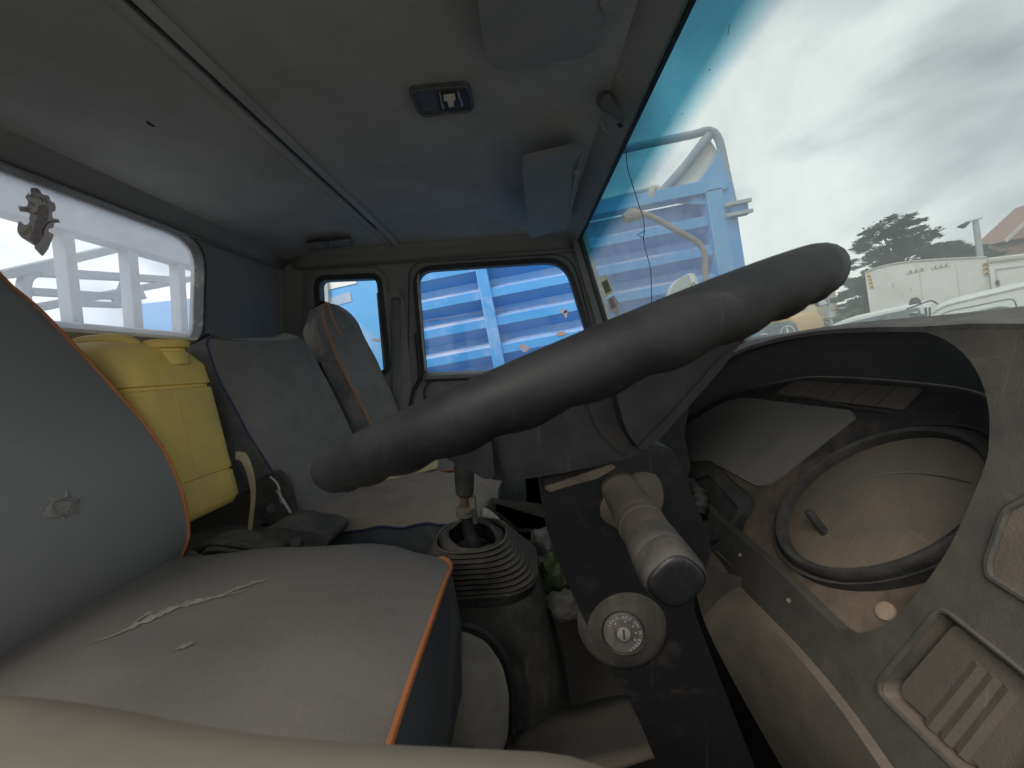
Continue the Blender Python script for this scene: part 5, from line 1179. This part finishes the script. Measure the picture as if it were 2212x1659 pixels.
emblem(1702, 719, 15, 15); emblem(1652, 733, 12, 12)
wheels(t, W, (1632, 1742), 740, .36)

# ---- cream building with flood lamp
YH = 34.0
W = lambda a, b, y=YH: wat(a, b, y)
t = thing('cream_building', 'cream rendered building with a low wall beyond the ochre minibus', 'building', V((W(1730, 640).x, YH, 0)))
xa, xb = W(1500, 640).x, W(1806, 640).x; zt1 = W(1720, 590).z
box('wall', (xa, YH, 0), (xb, YH+9, zt1), M_wallY, t, bevel=.02)
box('roof', (xa-.5, YH-.5, zt1), (xb+.4, YH+9.5, zt1+.22), M_fascia, t, bevel=.02)
box('low_wall', W(1560, 672)*V((1, 0, 0))+V((0, YH-5, 0)), W(1770, 665)*V((1, 0, 0))+V((-4, YH-4.6, W(1715, 668).z)), mat('pale_yellow_render', (.66, .58, .36), .9, (.55, .47, .33), .4, 0, .8), t, bevel=.02)
bar('gutter', W(1560, 712, YH-1.2), W(1815, 668, YH-1.2), .22, .18, M_fascia, t)
for k in range(2):
    x = xb-3.4-4.2*k; fw = box('window', (x-.9, YH-.03, .9), (x+.6, YH+.02, 2.2), M_fascia, t); box('pane', (x-.8, YH-.05, 1.0), (x+.5, YH-.028, 2.1), M_glassd, fw)
t = thing('flood_lamp', 'flood lamp on a thin bracketed pole in front of the cream building', 'lamp', V((W(1793, 690, 14).x, 14, 0)))
W = lambda a, b, y=14.0: wat(a, b, y)
tube('pole', [V((W(1790, 662).x+.25, 14, 0)), W(1795, 690), W(1790, 660), W(1784, 622)], .045, M_pole, t, n=8)
tube('bracket', [W(1760, 640), W(1785, 633), W(1800, 630)], .03, M_pole, t, n=6)
lq = rp([(1762, 649), (1784, 644), (1792, 657), (1769, 663)], 2)
hd = plate('head', [[W(a, b, 13.9) for a, b in lq]], (0, .16, .03), M_dkpl, t, bevel=.015)
plate('glass', [[W(a, b, 13.88) for a, b in rp([(1766, 651), (1783, 647), (1788, 656), (1771, 660)], 1)]], (0, .015, 0), mat('lamp_glass', (.55, .60, .60), .2), hd)
lathe('sensor', W(1795, 674), W(1795, 676), [(0, .10), (.2, .11), (.21, 0)], M_pole, t, 14)

# ---- tiled house and lamp pole
YK = 40.0
W = lambda a, b, y=YK: wat(a, b, y)
t = thing('tiled_house', 'house with a steep brown tiled roof and pale barge board behind the trees', 'house', V((W(2240, 560).x, YK, 0)))
eave0, eave1 = W(2090, 567), W(2420, 500); rg0, rg1 = W(2200, 478, YK+5), W(2460, 420, YK+5)
ex0, ex1 = eave0.x, eave1.x; ez = eave0.z; rz = W(2212, 474, YK+5).z
zE = W(2105, 571).z; zR = wat(2216, 472, YK+6).z
x0 = W(2105, 571).x; x1 = x0+30; HS = wat(2196, 483, YK+6).x-x0
roof_rows = []
NS, NT = 26, 60
rf = bpy.data.objects.new('roof', None); COL.objects.link(rf); rf.parent = t; rf.matrix_local = Matrix.Identity(4); BASE[rf.name] = None
bpy.data.objects.remove(rf)
base = mk('roof', *loft([[V((x0+1.6*0, YK, zE)), V((x0+HS, YK+6, zR)), V((x0+HS, YK+6.5, zR))], [V((x1, YK, zE)), V((x1, YK+6, zR)), V((x1, YK+6.5, zR))]]), M_tile, t, smooth=False, solid=.12)
vv, ff = [], []
for i in range(24):
    q = i/24; q2 = (i+1.25)/24
    for k in range(70):
        xl = x0+HS*q; xx = x0+k*.42+(.21 if i % 2 else 0)
        if xx < xl or xx+.40 > x1: continue
        a = V((xx, YK+6*q-.05, zE+(zR-zE)*q+.05)); b = V((xx+.40, YK+6*q-.05, zE+(zR-zE)*q+.05)); c = V((xx+.40, YK+6*q2-.0, zE+(zR-zE)*q2+.0)); d = V((xx, YK+6*q2, zE+(zR-zE)*q2))
        n0 = len(vv); up_ = V((0, -.02, .05)); vv += [a, b, c, d, a+up_, b+up_, c+up_*.2, d+up_*.2]; ff += [(n0+4, n0+5, n0+6, n0+7), (n0, n0+1, n0+5, n0+4), (n0, n0+4, n0+7, n0+3), (n0+1, n0+2, n0+6, n0+5)]
tl_ = mk('roof_tiles', vv, ff, M_tile, t, smooth=False, fix=False); tl_['kind'] = 'stuff'
bar('fascia_board', V((x0-.4, YK-.12, zE-.05)), V((x1, YK-.12, zE-.05)), .12, .35, M_fascia, t)
box('wall', (x0+1.2, YK+.9, 0), (x1, YK+9, zE), M_wallY, t)
dm = W(2165, 522, YK+1.2); dn = W(2260, 440, YK+1.2)
plate('dormer_gable', [[V((dm.x, YK+1.0, dm.z)), V((dm.x+5.2, YK+1.0, dm.z)), V((dm.x+5.2, YK+1.0, dm.z+3.5))]], (0, 3, .0), mat('pinkish_tile', (.34, .19, .16), .85, (.30, .22, .18), .4, .05, 3), t, smooth=False)
bar('barge_board', V((dm.x-.1, YK+.9, dm.z-.05)), V((dm.x+5.3, YK+.9, dm.z+3.55)), .1, .35, M_fascia, t)
W = lambda a, b, y=26.0: wat(a, b, y)
t = thing('lamp_pole', 'grey lamp pole with a short arm and lamp head in front of the tiled house', 'lamp post', V((W(2118, 580).x+.6, 26, 0)))
pb_, ptp = W(2122, 575), W(2107, 476)
tube('pole', [V((ptp.x+.05, 26, 0)), V((ptp.x, 26, ptp.z))], [.17, .14], M_pole, t, n=14)
bar('arm', V((ptp.x+.3, 25.9, ptp.z+.05)), V((ptp.x-.75, 25.9, ptp.z-.02)), .08, .08, M_pole, t)
mk('lamp_head', *tubev([V((ptp.x-.5, 25.9, ptp.z-.06)), V((ptp.x-.9, 25.9, ptp.z-.22)), V((ptp.x-1.25, 25.9, ptp.z-.22))], [.06, .16, .05], 10), M_dkpl, t)

# ---- trees and shrubs
def tree(name, label, cat, bx, by, h, crown, trunk_h, n, size, mt, seed, group=None, flat=.6, droop=.25):
    rnd = random.Random(seed); t = thing(name, label, cat, (bx, by, 0), group)
    P0 = V((bx, by, 0)); vt = [tubev([P0, P0+V((.15, 0, trunk_h*.5)), P0+V((.3, 0, trunk_h)), P0+V((.2, 0, trunk_h*1.35))], [h*.028, h*.022, h*.015, h*.004], 8)]
    tips = []
    for (cx_, cz_, rx, rz) in crown:
        for k in range(5):
            a = rnd.uniform(0, 6.28); tip = P0+V((cx_+math.cos(a)*rx*.7, math.sin(a)*rx*.7, cz_+rnd.uniform(-.4, .4)*rz)); st = P0+V((.25, 0, trunk_h*rnd.uniform(.75, 1.25)))
            vt.append(tubev([st, st.lerp(tip, .5)+V((0, 0, .08*h*rnd.uniform(0, 1))), tip], [h*.010, h*.006, h*.002], 5)); tips.append(tip)
    mk('trunk', *join(*vt), M_bark, t)
    vs, fs, mi = [], [], []
    for (cx_, cz_, rx, rz) in crown:
        m_ = int(n*rx*rz/sum(c[2]*c[3] for c in crown)); cl = []
        for k in range(max(5, m_//80)):
            d = V((rnd.gauss(0, 1), rnd.gauss(0, 1), rnd.gauss(0, 1))).normalized()*rnd.uniform(.35, 1)**.5; cl.append((V((cx_+d.x*rx, d.y*rx, cz_+d.z*rz)), rnd.uniform(.13, .27)*rx))
        for k in range(m_):
            c, r_ = rnd.choice(cl); q = V((rnd.gauss(0, .5), rnd.gauss(0, .5), rnd.gauss(0, .5)*flat))*r_
            p = P0+c+q; s = size*rnd.uniform(.6, 1.5); a = rnd.uniform(0, 6.28); dirv = V((math.cos(a), math.sin(a), rnd.uniform(-droop, .35))).normalized(); sd_ = dirv.cross(V((rnd.uniform(-.6, .6), rnd.uniform(-.6, .6), 1))).normalized()
            b = len(vs); vs += [p, p+dirv*s*.5+sd_*s*.20, p+dirv*s, p+dirv*s*.5-sd_*s*.20]; fs.append((b, b+1, b+2, b+3)); mi.append(0 if rnd.random() < .62 else 1)
    me = bpy.data.meshes.new('crown'); me.from_pydata([tuple(v) for v in vs], [], fs); me.materials.append(M_leaf[mt]); me.materials.append(M_leaf[min(2, mt+1)])
    me.polygons.foreach_set('material_index', mi); o = bpy.data.objects.new('crown', me); put(o, t)
    return t
def wp2(a, b, y): return wat(a, b, y)
YT1 = 38
b0 = wp2(1950, 640, YT1); 
def cr(pts, y, bx): return [((wat(a, b, y).x-bx), wat(a, b, y).z, rx*y/FPX, rz*y/FPX) for a, b, rx, rz in pts]
bx = wat(1940, 600, YT1).x
tree('broad_tree', 'tall dark spreading tree rising above all other trees beyond the lorry', 'tree', bx, YT1, 9.5, cr([(1922, 486, 40, 14), (1962, 492, 34, 13), (1890, 506, 34, 14), (1985, 514, 32, 13), (1935, 518, 40, 14), (1872, 532, 30, 12), (1912, 545, 36, 14), (1965, 545, 34, 14), (1998, 540, 24, 10), (1868, 566, 34, 16), (1915, 580, 40, 18), (1965, 580, 40, 18), (1930, 610, 60, 22)], YT1, bx), 4.6, 17000, .40, 0, 11)
bx = wat(2040, 600, 34).x
tree('bushy_tree', 'bushy dark tree between the tall spreading tree and the lamp pole', 'tree', bx, 34, 5.2, cr([(2012, 548, 26, 20), (2045, 548, 32, 22), (2080, 556, 30, 20), (2030, 585, 46, 24), (2075, 590, 34, 22)], 34, bx), 2.2, 8500, .55, 0, 23)
bx = wat(2110, 600, 33).x
tree('bushy_tree', 'low dark tree right behind the lamp pole, left of the tiled roof', 'tree', bx, 33, 4.6, cr([(2108, 562, 26, 18), (2135, 565, 26, 16), (2110, 590, 36, 20)], 33, bx), 2.0, 5000, .5, 0, 29)
bx = wat(1850, 650, 30).x
tree('leaning_tree', 'pale green tree showing left of the white box lorry beside the wheel rim', 'tree', bx, 30, 3.4, cr([(1836, 620, 26, 26), (1862, 640, 26, 28), (1830, 655, 26, 24), (1880, 610, 30, 24), (1845, 690, 40, 26)], 30, bx), 1.2, 7500, .42, 1, 31)
bx = wat(1960, 600, 29).x
tree('shrub_tree', 'mid green tree filling the gap above the white box lorry roof', 'tree', bx, 29, 3.6, cr([(1905, 600, 34, 20), (1950, 590, 36, 20), (1995, 580, 36, 18), (2050, 585, 34, 16), (1930, 620, 50, 22)], 29, bx), 1.4, 7500, .42, 1, 37)
def hedge(name, label, xa_, xb_, y, h, n, seed, px):
    rnd = random.Random(seed); t = thing(name, label, 'shrub', ((xa_+xb_)/2, y, 0), 'low shrubs beyond the vehicles')
    vs, fs, mi = [], [], []
    for k in range(n):
        x = rnd.uniform(xa_, xb_); hh = h*(.75+.35*noise.noise(V((x*.9, seed, 0)))+.1*noise.noise(V((x*3, seed, 0)))); z = hh*rnd.random()**.45; p = V((x, y+rnd.uniform(-.5, .5), z)); s = rnd.uniform(.12, .26); a = rnd.uniform(0, 6.28); dv = V((math.cos(a), math.sin(a), rnd.uniform(-.2, .9))).normalized(); sd_ = dv.cross(V((rnd.uniform(-1, 1), rnd.uniform(-1, 1), .7))).normalized(); b = len(vs); vs += [p, p+dv*s*.5+sd_*s*.25, p+dv*s, p+dv*s*.5-sd_*s*.25]; fs.append((b, b+1, b+2, b+3)); mi.append(rnd.random() < .4)
    me = bpy.data.meshes.new('foliage'); me.from_pydata([tuple(v) for v in vs], [], fs); me.materials.append(M_leaf[2]); me.materials.append(M_leaf[1]); me.polygons.foreach_set('material_index', [int(q) for q in mi]); put(bpy.data.objects.new('foliage', me), t)
    mk('stem', *join(*[tubev([V((xa_+(xb_-xa_)*(i+.5)/6, y, 0)), V((xa_+(xb_-xa_)*(i+.6)/6, y, h*.7))], .03, 5) for i in range(6)]), M_bark, t)
a_, b_ = wat(1735, 690, 16), wat(1815, 680, 16); hedge('low_shrub', 'pale green shrub between the ochre minibus and the low white roof', a_.x-.6, b_.x, 16, a_.z+.15, 2600, 41, 0)
a_, b_ = wat(1815, 680, 18.5), wat(1885, 670, 18.5); hedge('low_shrub', 'pale green shrub under the left end of the white box lorry', a_.x, b_.x+.3, 18.5, a_.z+.25, 2600, 43, 0)
